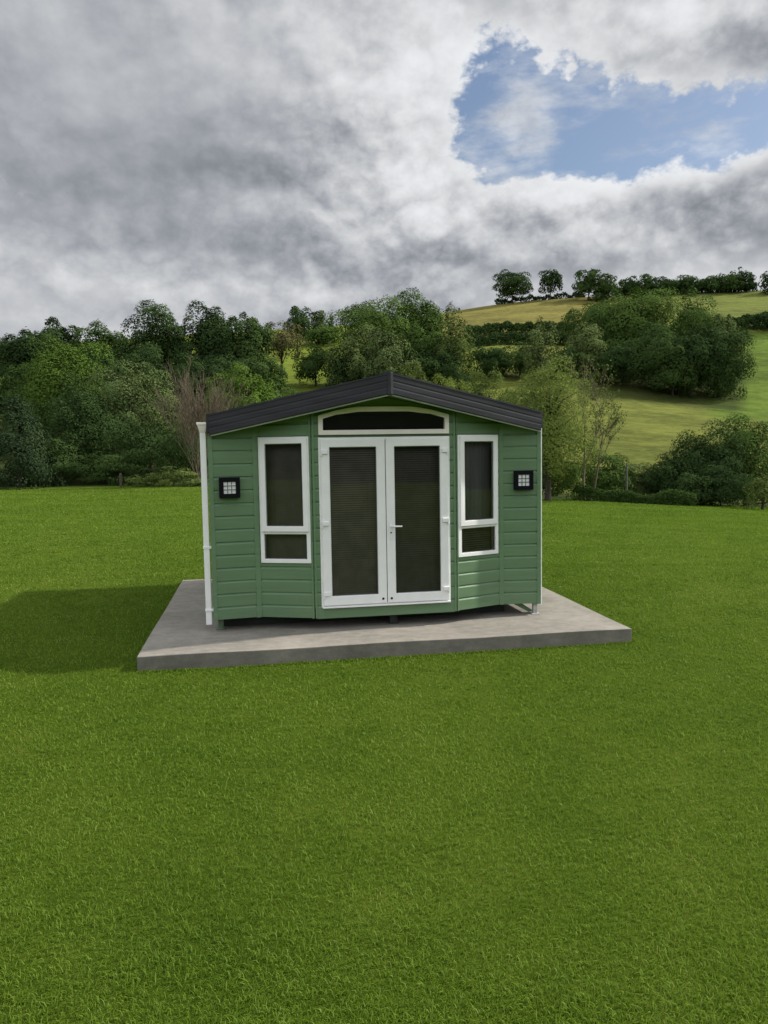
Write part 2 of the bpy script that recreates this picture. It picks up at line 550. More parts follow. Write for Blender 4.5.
# ------------------------------------------------------------------ the cabin
HUT = empty('garden_cabin', (HX, HY, SLAB_T), TH)
tag(HUT, 'green weatherboarded garden cabin with white french doors and dark gabled roof on a concrete slab', 'cabin')
ZB, ZAP, HALF, SLOPE = 0.138, 2.614, 1.97, (2.614 - 2.203) / 1.97
YB, YJ, YREAR = 0.17, 0.225, 3.88
BOARD = 0.1465


def roof_z(x): return ZAP - SLOPE * abs(x)


class Facet:
    def __init__(s, p0, p1):
        s.p0, s.p1 = Vector((*p0, 0)), Vector((*p1, 0)); s.d = (s.p1 - s.p0); s.L = s.d.length; s.d.normalize()
        s.n = s.d.cross(Vector((0, 0, 1))).normalized()      # outward
    def P(s, t, out, z): return s.p0 + s.d * t + s.n * out + Vector((0, 0, z))


HW, HR, JX, CX = 1.942, 1.908, 1.425, 0.825
FA = Facet((-HW, YB), (-JX, YJ)); FB = Facet((-JX, YJ), (-CX, 0)); FC = Facet((-CX, 0), (CX, 0))
FD = Facet((CX, 0), (JX, YJ)); FE = Facet((JX, YJ), (HR, YB))
FR = Facet((HR, YB), (HR, YREAR)); FK = Facet((HR, YREAR), (-HW, YREAR)); FL = Facet((-HW, YREAR), (-HW, YB))


def board_profile(z0, z1):
    """outline (out, z) of shiplap boards between two heights: flat face, sloped shoulder, shadow gap"""
    pts = []
    k = math.floor((z0 - ZB) / BOARD)
    z = ZB + k * BOARD
    seq = []
    while z < z1 + BOARD:
        seq += [(0.001, z), (0.013, z + 0.001), (0.014, z + 0.003), (0.0195, z + BOARD - 0.030), (0.019, z + BOARD - 0.027), (0.002, z + BOARD - 0.009)]
        z += BOARD
    # clip to the range
    def val(zz):
        for (o0, a), (o1, b) in zip(seq, seq[1:]):
            if a <= zz <= b: return o0 + (o1 - o0) * (zz - a) / max(1e-9, b - a)
        return 0.01
    pts = [(val(z0), z0)] + [(o, a) for o, a in seq if z0 + 1e-4 < a < z1 - 1e-4] + [(val(z1), z1)]
    return pts


def clad(bm, F, t0, t1, z0, z1):
    pr = board_profile(z0, z1)
    loop = pr + [(-0.03, z1), (-0.03, z0)]
    loft(bm, [F.P(t0, o, z) for o, z in loop], [F.P(t1, o, z) for o, z in loop])


def fbox(bm, F, t0, t1, o0, o1, z0, z1):
    A = [F.P(t0, o0, z0), F.P(t1, o0, z0), F.P(t1, o1, z0), F.P(t0, o1, z0)]
    B = [F.P(t0, o0, z1), F.P(t1, o0, z1), F.P(t1, o1, z1), F.P(t0, o1, z1)]
    loft(bm, A, B)


def cut_roof(bm, clear=0.004):
    for sgn in (-1, 1):
        no = Vector((sgn * SLOPE, 0, 1)).normalized()
        bmesh.ops.bisect_plane(bm, geom=bm.verts[:] + bm.edges[:] + bm.faces[:], plane_co=(0, 0, ZAP - clear), plane_no=no, clear_outer=True)


def panel(F, rects, name='cladding'):
    bm = bmesh.new()
    for r in rects: clad(bm, F, *r)
    cut_roof(bm)
    return fin(name, bm, MAT['green'], HUT)


ZT = 3.0
# window extents (t along the facet, z)
WB = (0.030, 0.618, 0.765, 2.182, 1.115)      # left bay window: t0,t1,z0,z1,split
WD = (0.014, 0.598, 0.765, 2.178, 1.118)
DX, DZ0, DZ1 = 0.75, 0.257, 2.166             # door frame half width, bottom, top
TRZ0, TRZ1, TRZ2 = 2.195, 2.41, 2.507          # transom
e = 0.0
panel(FA, [(0.0, FA.L, ZB, ZT)])
panel(FB, [(0.0, WB[0] + 0.01, WB[2], WB[3]), (WB[1] - 0.01, FB.L, WB[2], WB[3]), (0, FB.L, ZB, WB[2] + 0.012), (0, FB.L, WB[3] - 0.012, ZT)])
c0 = FC.L / 2
panel(FC, [(0, c0 - DX + 0.01, DZ0, TRZ1), (c0 + DX - 0.01, FC.L, DZ0, TRZ1), (0, FC.L, TRZ1 + 0.09, ZT)])
for a_, b_, z_ in ((0.0, c0 - 0.56, TRZ1 + 0.004), (c0 - 0.56, c0 - 0.30, TRZ1 + 0.045), (c0 + 0.30, c0 + 0.56, TRZ1 + 0.045), (c0 + 0.56, FC.L, TRZ1 + 0.004)):
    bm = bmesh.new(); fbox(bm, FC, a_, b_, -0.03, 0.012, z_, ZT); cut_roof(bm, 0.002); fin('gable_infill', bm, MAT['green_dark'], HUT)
panel(FD, [(0.0, WD[0] + 0.01, WD[2], WD[3]), (WD[1] - 0.01, FD.L, WD[2], WD[3]), (0, FD.L, ZB, WD[2] + 0.012), (0, FD.L, WD[3] - 0.012, ZT)])
panel(FE, [(0.0, FE.L, ZB, ZT)])
panel(FR, [(0, FR.L, ZB, ZT)], 'side_wall'); panel(FK, [(0, FK.L, ZB, ZT)], 'rear_wall'); panel(FL, [(0, FL.L, ZB, ZT)], 'side_wall')

# plain apron board under the doors and head board between door and transom
bm = bmesh.new(); fbox(bm, FC, 0.03, FC.L - 0.03, -0.02, 0.019, ZB - 0.01, DZ0 + 0.004)
fin('apron_board', bm, MAT['green'], HUT, 0.003)
bm = bmesh.new(); fbox(bm, FC, 0.05, FC.L - 0.05, -0.028, 0.008, DZ1 - 0.02, TRZ0 + 0.02)
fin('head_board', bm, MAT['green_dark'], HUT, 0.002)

# corner battens


def batten(F, t0, t1, z0=ZB - 0.004, z1=ZT, o1=0.023):
    bm = bmesh.new(); fbox(bm, F, t0, t1, -0.01, o1, z0, z1); cut_roof(bm, 0.006)
    return fin('trim_batten', bm, MAT['green'], HUT, 0.003)


batten(FA, -0.012, 0.035); batten(FA, FA.L - 0.05, FA.L - 0.002); batten(FC, 0.006, 0.030); batten(FC, FC.L - 0.030, FC.L - 0.006)
batten(FB, 0.003, 0.019, ZB); batten(FD, FD.L - 0.022, FD.L - 0.003, ZB)
batten(FB, FB.L - 0.026, FB.L - 0.004); batten(FD, 0.002, 0.018)
batten(FE, 0.002, 0.045); batten(FE, FE.L - 0.035, FE.L + 0.012)

# ---- framed openings


def frame_loop(bm, F, outer, inner, o0, o1):
    """ring between two outlines given as (t, z), from depth o0 to o1"""
    n = len(outer)
    A0 = [bm.verts.new(F.P(t, o1, z)) for t, z in outer]; A1 = [bm.verts.new(F.P(t, o1, z)) for t, z in inner]
    B0 = [bm.verts.new(F.P(t, o0, z)) for t, z in outer]; B1 = [bm.verts.new(F.P(t, o0, z)) for t, z in inner]
    for i in range(n):
        j = (i + 1) % n
        bm.faces.new((A0[i], A0[j], A1[j], A1[i])); bm.faces.new((B0[i], B1[i], B1[j], B0[j]))
        bm.faces.new((A0[i], B0[i], B0[j], A0[j])); bm.faces.new((A1[i], A1[j], B1[j], B1[i]))


def rect(t0, t1, z0, z1): return [(t0, z0), (t1, z0), (t1, z1), (t0, z1)]


def pane(F, poly, o, parent):
    me = bpy.data.meshes.new('pane'); vs = [F.P(t, o, z) for t, z in poly]
    n = (vs[1] - vs[0]).cross(vs[2] - vs[1])
    if n.dot(F.n) < 0: vs = vs[::-1]
    me.from_pydata([tuple(v) for v in vs], [], [list(range(len(vs)))])
    return link('pane', me, MAT['glass'], parent)


def gasket(F, t0, t1, z0, z1, o, parent):
    bm = bmesh.new(); frame_loop(bm, F, rect(t0, t1, z0, z1), rect(t0 + 0.007, t1 - 0.007, z0 + 0.007, z1 - 0.007), o - 0.004, o + 0.006)
    return fin('gasket', bm, MAT['rubber'], parent)


def blind(F, t0, t1, z0, z1, o, parent, pitch=0.024, tilt=0.9, name='blind', mat='blind'):
    bm = bmesh.new(); z = z0
    while z < z1:
        w = 0.0135; dz, do = w * math.sin(tilt), w * math.cos(tilt)
        A = [F.P(t0, o + do, z - dz), F.P(t0, o, z + 0.0012), F.P(t0, o - do, z + dz), F.P(t0, o, z - 0.0004)]
        B = [F.P(t1, o + do, z - dz), F.P(t1, o, z + 0.0012), F.P(t1, o - do, z + dz), F.P(t1, o, z - 0.0004)]
        loft(bm, A, B); z += pitch
    for k in (0.2, 0.8):
        t = t0 + (t1 - t0) * k; fbox(bm, F, t - 0.0015, t + 0.0015, o + 0.012, o + 0.014, z0, z1)
    return fin(name, bm, MAT[mat], parent)


def curtain(F, t0, t1, z0, z1, o, parent):
    bm = bmesh.new(); n = 28; vs = []
    for i in range(n + 1):
        t = t0 + (t1 - t0) * i / n; oo = o + 0.012 * math.sin(i * 1.9) + 0.006 * math.sin(i * 0.7)
        vs.append((bm.verts.new(F.P(t, oo, z0)), bm.verts.new(F.P(t, oo, z1))))
    for a, b in zip(vs, vs[1:]): bm.faces.new((a[0], b[0], b[1], a[1]))
    return fin('curtain', bm, MAT['curtain'], parent, smooth=True)


def side_window(F, W, left):
    t0, t1, z0, z1, zs = W
    bm = bmesh.new()
    fr = 0.045
    frame_loop(bm, F, rect(t0, t1, z0, z1), rect(t0 + fr, t1 - fr, z0 + fr, z1 - fr), -0.045, 0.034)
    fbox(bm, F, t0 + fr, t1 - fr, -0.04, 0.030, zs - 0.022, zs + 0.022)
    w = fin('window', bm, MAT['upvc'], HUT, 0.004)
    w['label'] = 'narrow white framed window left of the doors' if left else 'narrow white framed window right of the doors'
    # opening top sash, proud of the frame
    s = 0.014
    bm = bmesh.new()
    a0, a1, b0, b1 = t0 + s + 0.006, t1 - s, zs + 0.006, z1 - s
    if not left: a0, a1 = t0 + s + 0.006, t1 - s - 0.004
    frame_loop(bm, F, rect(a0, a1, b0, b1), rect(a0 + 0.062, a1 - 0.062, b0 + 0.062, b1 - 0.062), 0.0, 0.052)
    fin('sash', bm, MAT['upvc'], w, 0.006)
    g0, g1, h0, h1 = a0 + 0.062, a1 - 0.062, b0 + 0.062, b1 - 0.062
    gasket(F, g0, g1, h0, h1, 0.030, w); pane(F, rect(g0, g1, h0, h1), 0.026, w)
    gasket(F, t0 + fr, t1 - fr, z0 + fr, zs - 0.022, 0.012, w); pane(F, rect(t0 + fr, t1 - fr, z0 + fr, zs - 0.022), 0.008, w)
    if left:
        blind(F, t0 + 0.03, t1 - 0.02, z0 + 0.03, z1 - 0.05, -0.10, w, 0.022, 1.0)
    else:
        curtain(F, t0 + 0.03, t1 - 0.03, zs + 0.02, z1 - 0.05, -0.10, w)
        blind(F, t0 + 0.03, t1 - 0.03, z0 + 0.03, zs, -0.09, w, 0.026, 0.5)


side_window(FB, WB, True)
side_window(FD, WD, False)

# transom with clipped top corners
ta = c0 - 0.745; tb = c0 + 0.745

def arch(z1, z2, ka, kb, ins):
    r = [(tb - ins, z1), (c0 + (ka + 0.745) / 2, z1 + (z2 - z1) * 0.56), (c0 + ka + 0.05, z2 - 0.016), (c0 + ka - 0.06, z2 - 0.002), (c0, z2)]
    return r + [(2 * c0 - t, z) for t, z in r[::-1][1:]]
outer = [(ta, TRZ0), (tb, TRZ0)] + arch(TRZ1, TRZ2, 0.36, 0, 0)
q_ = 0.052
inner = [(ta + q_, TRZ0 + q_), (tb - q_, TRZ0 + q_)] + arch(TRZ1 - 0.036, TRZ2 - 0.056, 0.35, 0, q_)
bm = bmesh.new(); frame_loop(bm, FC, outer, inner, -0.04, 0.040)
tw = fin('window', bm, MAT['cream'], HUT, 0.005); tw['label'] = 'wide cream framed transom window with clipped corners above the doors'
pane(FC, inner, 0.008, tw)
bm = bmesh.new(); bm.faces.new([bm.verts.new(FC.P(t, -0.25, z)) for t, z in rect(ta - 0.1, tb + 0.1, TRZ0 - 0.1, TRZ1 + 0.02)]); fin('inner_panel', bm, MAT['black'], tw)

# french doors: fixed frame and two leaves
bm = bmesh.new()
d0, d1 = c0 - DX, c0 + DX
frame_loop(bm, FC, rect(d0, d1, DZ0, DZ1), rect(d0 + 0.05, d1 - 0.05, DZ0 + 0.05, DZ1 - 0.05), -0.05, 0.028)
fin('door_frame', bm, MAT['upvc'], HUT, 0.004)


def leaf(t0, t1, is_left):
    z0, z1 = DZ0 + 0.022, DZ1 - 0.020
    st = 0.098
    bm = bmesh.new()
    frame_loop(bm, FC, rect(t0, t1, z0, z1), rect(t0 + st, t1 - st, z0 + 0.105, z1 - 0.088), -0.01, 0.050)
    o = fin('door', bm, MAT['upvc'], HUT, 0.006)
    o['label'] = 'left leaf of the french doors, with fine horizontal blind' if is_left else 'right leaf of the french doors, with lever handle'
    a0, a1, b0, b1 = t0 + st, t1 - st, z0 + 0.105, z1 - 0.088
    gasket(FC, a0, a1, b0, b1, 0.028, o); pane(FC, rect(a0, a1, b0, b1), 0.024, o)
    if is_left: blind(FC, a0 - 0.02, a1 + 0.02, b0 - 0.02, b1 + 0.02, -0.05, o, 0.0255, 0.85, mat='blind_pale')
    else: blind(FC, a0 - 0.02, a1 + 0.02, b0 - 0.02, b1 - 0.0, -0.085, o, 0.0255, 0.78)
    # three flag hinges on the hung side
    hx = t0 - 0.006 if is_left else t1 + 0.006
    sg = 1 if is_left else -1
    for hz in (z0 + 0.13, (z0 + z1) / 2 - 0.01, z1 - 0.145):
        bm = bmesh.new()
        tube_pts(bm, [FC.P(hx + sg * 0.012, 0.062, hz - 0.045), FC.P(hx + sg * 0.012, 0.062, hz + 0.03)], [0.010, 0.010], 10)
        fbox(bm, FC, min(hx + sg * 0.014, hx + sg * 0.082), max(hx + sg * 0.014, hx + sg * 0.082), 0.049, 0.068, hz - 0.018, hz + 0.028)
        fin('hinge', bm, MAT['upvc'], o, 0.004)
    # drain cap low on the meeting stile
    ct = (t1 - 0.045) if is_left else (t0 + 0.045)
    bm = bmesh.new(); tube_pts(bm, [FC.P(ct, 0.049, z0 + 0.052), FC.P(ct, 0.056, z0 + 0.052)], [0.014, 0.012], 12); fin('vent_cap', bm, MAT['black'], o)
    if not is_left:
        ht = t0 + 0.046; hz = 1.16
        bm = bmesh.new(); fbox(bm, FC, ht - 0.014, ht + 0.014, 0.049, 0.060, hz - 0.15, hz + 0.06)
        h = fin('handle', bm, MAT['upvc'], o, 0.005)
        bm = bmesh.new()
        tube_pts(bm, [FC.P(ht, 0.058, hz), FC.P(ht, 0.10, hz), FC.P(ht + 0.02, 0.108, hz), FC.P(ht + 0.12, 0.104, hz - 0.004)], [0.012, 0.011, 0.010, 0.008], 10)
        fin('lever', bm, MAT['upvc'], o)
        bm = bmesh.new(); tube_pts(bm, [FC.P(ht, 0.0595, hz - 0.075), FC.P(ht, 0.064, hz - 0.075)], [0.009, 0.009], 10); fin('keyhole', bm, MAT['black'], o)
    return o


leaf(c0 - DX + 0.022, c0 - 0.004, True)
leaf(c0 + 0.004, c0 + DX - 0.022, False)
bm = bmesh.new(); fbox(bm, FC, c0 - 0.02, c0 + 0.02, 0.0, 0.034, DZ0 + 0.03, DZ1 - 0.03); fin('meeting_strip', bm, MAT['rubber'], HUT)
bm = bmesh.new(); fbox(bm, FC, d0 + 0.01, d1 - 0.01, 0.028, 0.062, DZ0 - 0.006, DZ0 + 0.012); fin('threshold', bm, MAT['upvc'], HUT, 0.003)

# ---- wall lights


def wall_light(F, t, z, label):
    w = 0.228
    bm = bmesh.new(); fbox(bm, F, t - 0.06, t + 0.06, 0.013, 0.03, z - 0.06, z + 0.06)
    frame_loop(bm, F, rect(t - w / 2, t + w / 2, z - w / 2, z + w / 2), rect(t - 0.066, t + 0.066, z - 0.066, z + 0.066), 0.03, 0.085)
    o = fin('wall_light', bm, MAT['black'], HUT, 0.003); o['label'] = label
    bm = bmesh.new(); fbox(bm, F, t - 0.068, t + 0.068, 0.04, 0.070, z - 0.068, z + 0.068); fin('diffuser', bm, MAT['diffuser'], o)
    bm = bmesh.new()
    for k in (-0.022, 0.022):
        fbox(bm, F, t + k - 0.004, t + k + 0.004, 0.069, 0.078, z - 0.067, z + 0.067)
        fbox(bm, F, t - 0.067, t + 0.067, 0.0695, 0.0785, z + k - 0.004, z + k + 0.004)
    fin('grille', bm, painted('grille_grey', (0.16, 0.16, 0.17), 0.5), o)


wall_light(FA, 0.205, 1.628, 'black square wall light left of the doors')
wall_light(FE, 0.278, 1.635, 'black square wall light right of the doors')

# ---- roof: fascias follow the prow, ridge forward of the doors
EAVE_Y, APEX_Y, EX = 0.115, -0.41, 1.932
EXS = {-1: 1.932, 1: 1.898}
prof = [(0.0, 0.0), (0.022, 0.0), (0.026, 0.008), (0.026, 0.060), (0.0242, 0.068), (0.0242, 0.078), (0.026, 0.086), (0.026, 0.128), (0.0242, 0.136), (0.0242, 0.146), (0.027, 0.154), (0.027, 0.206), (0.032, 0.209), (0.032, 0.226), (0.0, 0.226)]


def fascia_pts(sgn, x, extra=0.0):
    E = Vector((sgn * EXS[sgn], EAVE_Y, 0)); A = Vector((0, APEX_Y, 0)); d = A - E
    nrm = Vector((d.y, -d.x, 0)).normalized()
    if nrm.y > 0: nrm = -nrm
    out = []
    for o, h in prof:
        k = (x - nrm.x * (o + extra) - E.x) / d.x
        p = E + d * k + nrm * (o + extra); p.z = roof_z(x) + h
        out.append(p)
    return out, nrm


for sgn in (-1, 1):
    bm = bmesh.new()
    loft(bm, fascia_pts(sgn, sgn * EXS[sgn])[0], fascia_pts(sgn, sgn * 0.028)[0])
    f = fin('fascia', bm, MAT['fascia'], HUT)
    # green bead along the bottom of the fascia
    bm = bmesh.new()
    def bead(x):
        pts, nrm = fascia_pts(sgn, x)
        b = pts[0]
        return [b + nrm * a + Vector((0, 0, c)) for a, c in ((-0.006, -0.001), (-0.006, -0.017), (0.016, -0.017), (0.016, -0.001))]
    loft(bm, bead(sgn * (EXS[sgn] - 0.02)), bead(sgn * 0.001))
    fin('bead', bm, painted('bead_green', (0.24, 0.28, 0.19), 0.5), f)
# cap over the mitre at the apex
bm = bmesh.new()
yy = APEX_Y - 0.041
A = [(-0.03, yy + 0.008, roof_z(0.03) - 0.004), (0.0, yy - 0.006, ZAP - 0.004), (0.03, yy + 0.008, roof_z(0.03) - 0.004), (0.03, yy + 0.05, roof_z(0.03) - 0.004), (-0.03, yy + 0.05, roof_z(0.03) - 0.004)]
loft(bm, A, [(x, y, z + 0.236) for x, y, z in A]); fin('apex_cap', bm, MAT['fascia'], HUT, 0.003)


def front_y(x): return EAVE_Y + (APEX_Y - EAVE_Y) * (1 - abs(x) / EX)


bm = bmesh.new()
for sgn in (-1, 1):
    xs = (sgn * (EXS[sgn] - 0.01), 0.0)
    A = [(xs[0], front_y(xs[0]) + 0.002, roof_z(xs[0]) + 0.003), (xs[1], front_y(0) + 0.002, roof_z(0) + 0.003), (xs[1], YREAR + 0.06, roof_z(0) + 0.003), (xs[0], YREAR + 0.06, roof_z(xs[0]) + 0.003)]
    loft(bm, A, [(x, y, z + 0.02) for x, y, z in A])
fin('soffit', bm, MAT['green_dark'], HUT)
bm = bmesh.new()
for sgn in (-1, 1):
    xs = np.linspace(0, EXS[sgn] + 0.03, 9)
    for xa, xb in zip(xs, xs[1:]):
        za, zb = roof_z(xa) + 0.222, roof_z(xb) + 0.236
        A = [(sgn * xa, front_y(xa) + 0.004, za), (sgn * xb, front_y(min(xb, EX)) + 0.004, zb), (sgn * xb, front_y(min(xb, EX)) + 0.004, zb - 0.2), (sgn * xa, front_y(xa) + 0.004, za - 0.19)]
        loft(bm, A, [(x, YREAR + 0.16, z) for x, y, z in A])
fin('roof', bm, MAT['fascia'], HUT)
bm = bmesh.new()
A = [(-0.14, 0, roof_z(0.14) + 0.232), (0, 0, ZAP + 0.252), (0.14, 0, roof_z(0.14) + 0.232), (0.0, 0, ZAP + 0.225)]
loft(bm, [(x, APEX_Y + 0.03, z) for x, _, z in A], [(x, YREAR + 0.16, z) for x, _, z in A]); fin('ridge_cap', bm, MAT['fascia'], HUT)

# gutters and downpipes
for sgn in (-1, 1):
    bm = bmesh.new()
    xa = sgn * (EXS[sgn] + 0.002); xb = sgn * (EXS[sgn] + 0.07)
    A = [(xa, 0, 2.35), (xa, 0, 2.285), (xb, 0, 2.285), (xb, 0, 2.35), (xb - sgn * 0.008, 0, 2.35), (xb - sgn * 0.008, 0, 2.294), (xa + sgn * 0.008, 0, 2.294), (xa + sgn * 0.008, 0, 2.35)]
    y0 = 0.24
    loft(bm, [(x, y0, z) for x, _, z in A], [(x, YREAR + 0.05, z) for x, _, z in A])
    fin('gutter', bm, MAT['upvc'], HUT)
# left pipe and hopper
lx, ly = -2.006, 0.20
bm = bmesh.new(); box(bm, lx - 0.033, lx + 0.033, ly - 0.030, ly + 0.030, 0.085, 2.27)
dp = fin('downpipe', bm, MAT['upvc'], HUT, 0.008); dp['label'] = 'white downpipe with cream hopper at the left corner'
bm = bmesh.new()
loft(bm, [(lx - 0.034, ly - 0.034, 2.245), (lx + 0.034, ly - 0.034, 2.245), (lx + 0.034, ly + 0.034, 2.245), (lx - 0.034, ly + 0.034, 2.245)],
     [(lx - 0.056, ly - 0.06, 2.325), (lx + 0.048, ly - 0.06, 2.325), (lx + 0.048, ly + 0.06, 2.325), (lx - 0.056, ly + 0.06, 2.325)])
box(bm, lx - 0.062, lx + 0.05, ly - 0.066, ly + 0.066, 2.327, 2.355)
fin('hopper', bm, MAT['cream'], dp, 0.004)
for z in (0.24, 0.95):
    bm = bmesh.new(); box(bm, lx - 0.038, lx + 0.062, ly - 0.038, ly + 0.040, z, z + 0.028); fin('bracket', bm, MAT['upvc'], dp, 0.003)
# right pipe, just round the corner
rx, ry = 1.948, 0.28
bm = bmesh.new(); box(bm, rx - 0.024, rx + 0.024, ry - 0.028, ry + 0.028, 0.10, 2.29)
dp = fin('downpipe', bm, MAT['upvc'], HUT, 0.006); dp['label'] = 'white downpipe at the right corner'

# underside: chassis, legs, floor and inner room
bm = bmesh.new()
pl = [(-1.92, YB + 0.03), (-JX, YJ + 0.03), (-CX, 0.03), (CX, 0.03), (JX, YJ + 0.03), (1.88, YB + 0.03), (1.88, YREAR - 0.02), (-1.92, YREAR - 0.02)]
loft(bm, [(x, y, ZB + 0.02) for x, y in pl], [(x, y, ZB + 0.09) for x, y in pl]); fin('floor_frame', bm, MAT['chassis'], HUT)
bm = bmesh.new(); box(bm, -1.86, 1.55, 0.42, 0.46, 0.004, ZB + 0.018); fin('beam_or_shade_panel', bm, MAT['chassis'], HUT)  # cross panel added to make the dark strip of shade below the wall
for x in (-0.9, 0.9):
    bm = bmesh.new(); box(bm, x - 0.05, x + 0.05, 0.47, YREAR - 0.1, 0.02, ZB + 0.018); fin('beam_or_shade_panel', bm, MAT['chassis'], HUT)
for x, y, mt in ((-1.89, YB + 0.16, 'green'), (1.868, YB + 0.06, 'metal'), (-1.9, YREAR - 0.15, 'metal'), (1.85, YREAR - 0.15, 'metal')):
    bm = bmesh.new(); box(bm, x - 0.024, x + 0.024, y - 0.024, y + 0.024, 0.012, ZB + 0.018); box(bm, x - 0.05, x + 0.05, y - 0.05, y + 0.05, 0.0, 0.0115)
    fin('support_leg', bm, MAT[mt], HUT, 0.002)
bm = bmesh.new(); box(bm, 0.05, 0.14, 0.10, 0.19, 0.0, 0.105); fin('support_leg', bm, MAT['chassis'], HUT, 0.003)
# diagonal brace under the right end
bm = bmesh.new(); loft(bm, [(1.56, 0.30, ZB + 0.015), (1.68, 0.30, ZB + 0.015), (1.88, 0.30, 0.02), (1.82, 0.30, 0.008)], [(1.56, 0.33, ZB + 0.015), (1.68, 0.33, ZB + 0.015), (1.88, 0.33, 0.02), (1.82, 0.33, 0.008)]); fin('brace', bm, MAT['green'], HUT)
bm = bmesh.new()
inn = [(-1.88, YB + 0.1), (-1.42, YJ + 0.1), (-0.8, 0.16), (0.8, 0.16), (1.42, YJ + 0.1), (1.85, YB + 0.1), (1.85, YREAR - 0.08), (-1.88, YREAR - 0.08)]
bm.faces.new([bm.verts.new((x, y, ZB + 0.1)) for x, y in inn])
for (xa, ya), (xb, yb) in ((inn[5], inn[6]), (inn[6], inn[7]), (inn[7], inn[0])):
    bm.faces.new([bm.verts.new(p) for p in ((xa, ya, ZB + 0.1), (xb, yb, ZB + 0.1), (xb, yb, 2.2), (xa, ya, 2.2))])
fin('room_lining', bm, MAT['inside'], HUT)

# ------------------------------------------------------------------ trees


def mat_leaf(name, c, var=0.42, trans=0.12):
    m, nt, out = new_mat(name)
    att = nt.nodes.new('ShaderNodeAttribute'); att.attribute_name = 'shade'
    sh = NX(nt, att.outputs['Fac'])
    oc = position(nt)
    n1 = noise(nt, oc, 0.45, 4, 0.6); n2 = noise(nt, oc, 2.0, 3)
    oi = NX(nt, nt.nodes.new('ShaderNodeObjectInfo').outputs['Random'])
    f = sh * 0.24 + n1 * 0.4 + n2 * 0.22 + oi * 0.28
    dk = [x * (1 - var) for x in c]; lt = [c[0] * (1 + var * 1.25), c[1] * (1 + var), c[2] * (1 + var * 0.5)]
    col = ramp(nt, f, [(0.30, dk), (0.5, c), (0.70, lt)])
    d = nt.nodes.new('ShaderNodeBsdfDiffuse'); t = nt.nodes.new('ShaderNodeBsdfTranslucent')
    nt.links.new(col, d.inputs[0]); nt.links.new(col, t.inputs[0])
    mx = nt.nodes.new('ShaderNodeMixShader'); mx.inputs[0].default_value = trans
    nt.links.new(d.outputs[0], mx.inputs[1]); nt.links.new(t.outputs[0], mx.inputs[2])
    nt.links.new(mx.outputs[0], out.inputs[0])
    return m


LEAF = {
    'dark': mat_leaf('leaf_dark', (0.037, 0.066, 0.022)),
    'mid': mat_leaf('leaf_mid', (0.056, 0.098, 0.026)),
    'olive': mat_leaf('leaf_olive', (0.090, 0.128, 0.038)),
    'bright': mat_leaf('leaf_bright', (0.086, 0.146, 0.027)),
    'willow': mat_leaf('leaf_willow', (0.122, 0.168, 0.045), 0.4, 0.35),
    'grey': mat_leaf('leaf_grey', (0.080, 0.114, 0.044)),
    'fir': mat_leaf('leaf_fir', (0.032, 0.054, 0.026)),
    'rust': mat_leaf('leaf_rust', (0.092, 0.092, 0.042)),
}
MAT['bark'] = painted('bark', (0.055, 0.047, 0.038), 0.95, 0.4, 0, 3, 0.02, (3, 3, 0.6), 0.1)
MAT['bark_pale'] = painted('pale_bark', (0.17, 0.138, 0.100), 0.95, 0.35, 0, 3, 0.02, (3, 3, 0.6), 0.1)


def leaves_mesh(name, C, Nn, size, mat, parent, rng, aspect=0.62, elong=None):
    """one mesh of leaf-clump faces: centres C, facing Nn"""
    n = len(C)
    a = rng.normal(size=(n, 3)); a -= (a * Nn).sum(1, keepdims=True) * Nn; a /= np.linalg.norm(a, axis=1, keepdims=True) + 1e-9
    b = np.cross(Nn, a)
    sz = (size * rng.uniform(0.6, 1.4, n))[:, None]
    a = a * sz * 0.62; b = b * sz * 0.62 * aspect
    V = np.stack([C - a, C + b * 0.9 - a * 0.15, C + a + Nn * sz * 0.12, C - b * 0.9 - a * 0.15], 1).astype(np.float32)
    me = bpy.data.meshes.new(name)
    me.vertices.add(n * 4); me.vertices.foreach_set('co', V.ravel())
    me.loops.add(n * 4); me.loops.foreach_set('vertex_index', np.arange(n * 4, dtype=np.int32))
    me.polygons.add(n); me.polygons.foreach_set('loop_start', np.arange(n, dtype=np.int32) * 4)
    me.update(calc_edges=True)
    sh = np.repeat(np.clip(rng.normal(0.5, 0.2, n), 0, 1), 4).astype(np.float32)
    at_ = me.attributes.new('shade', 'FLOAT', 'POINT'); at_.data.foreach_set('value', sh)
    return link(name, me, mat, parent)


def unit(v): return v / (np.linalg.norm(v, axis=-1, keepdims=True) + 1e-9)


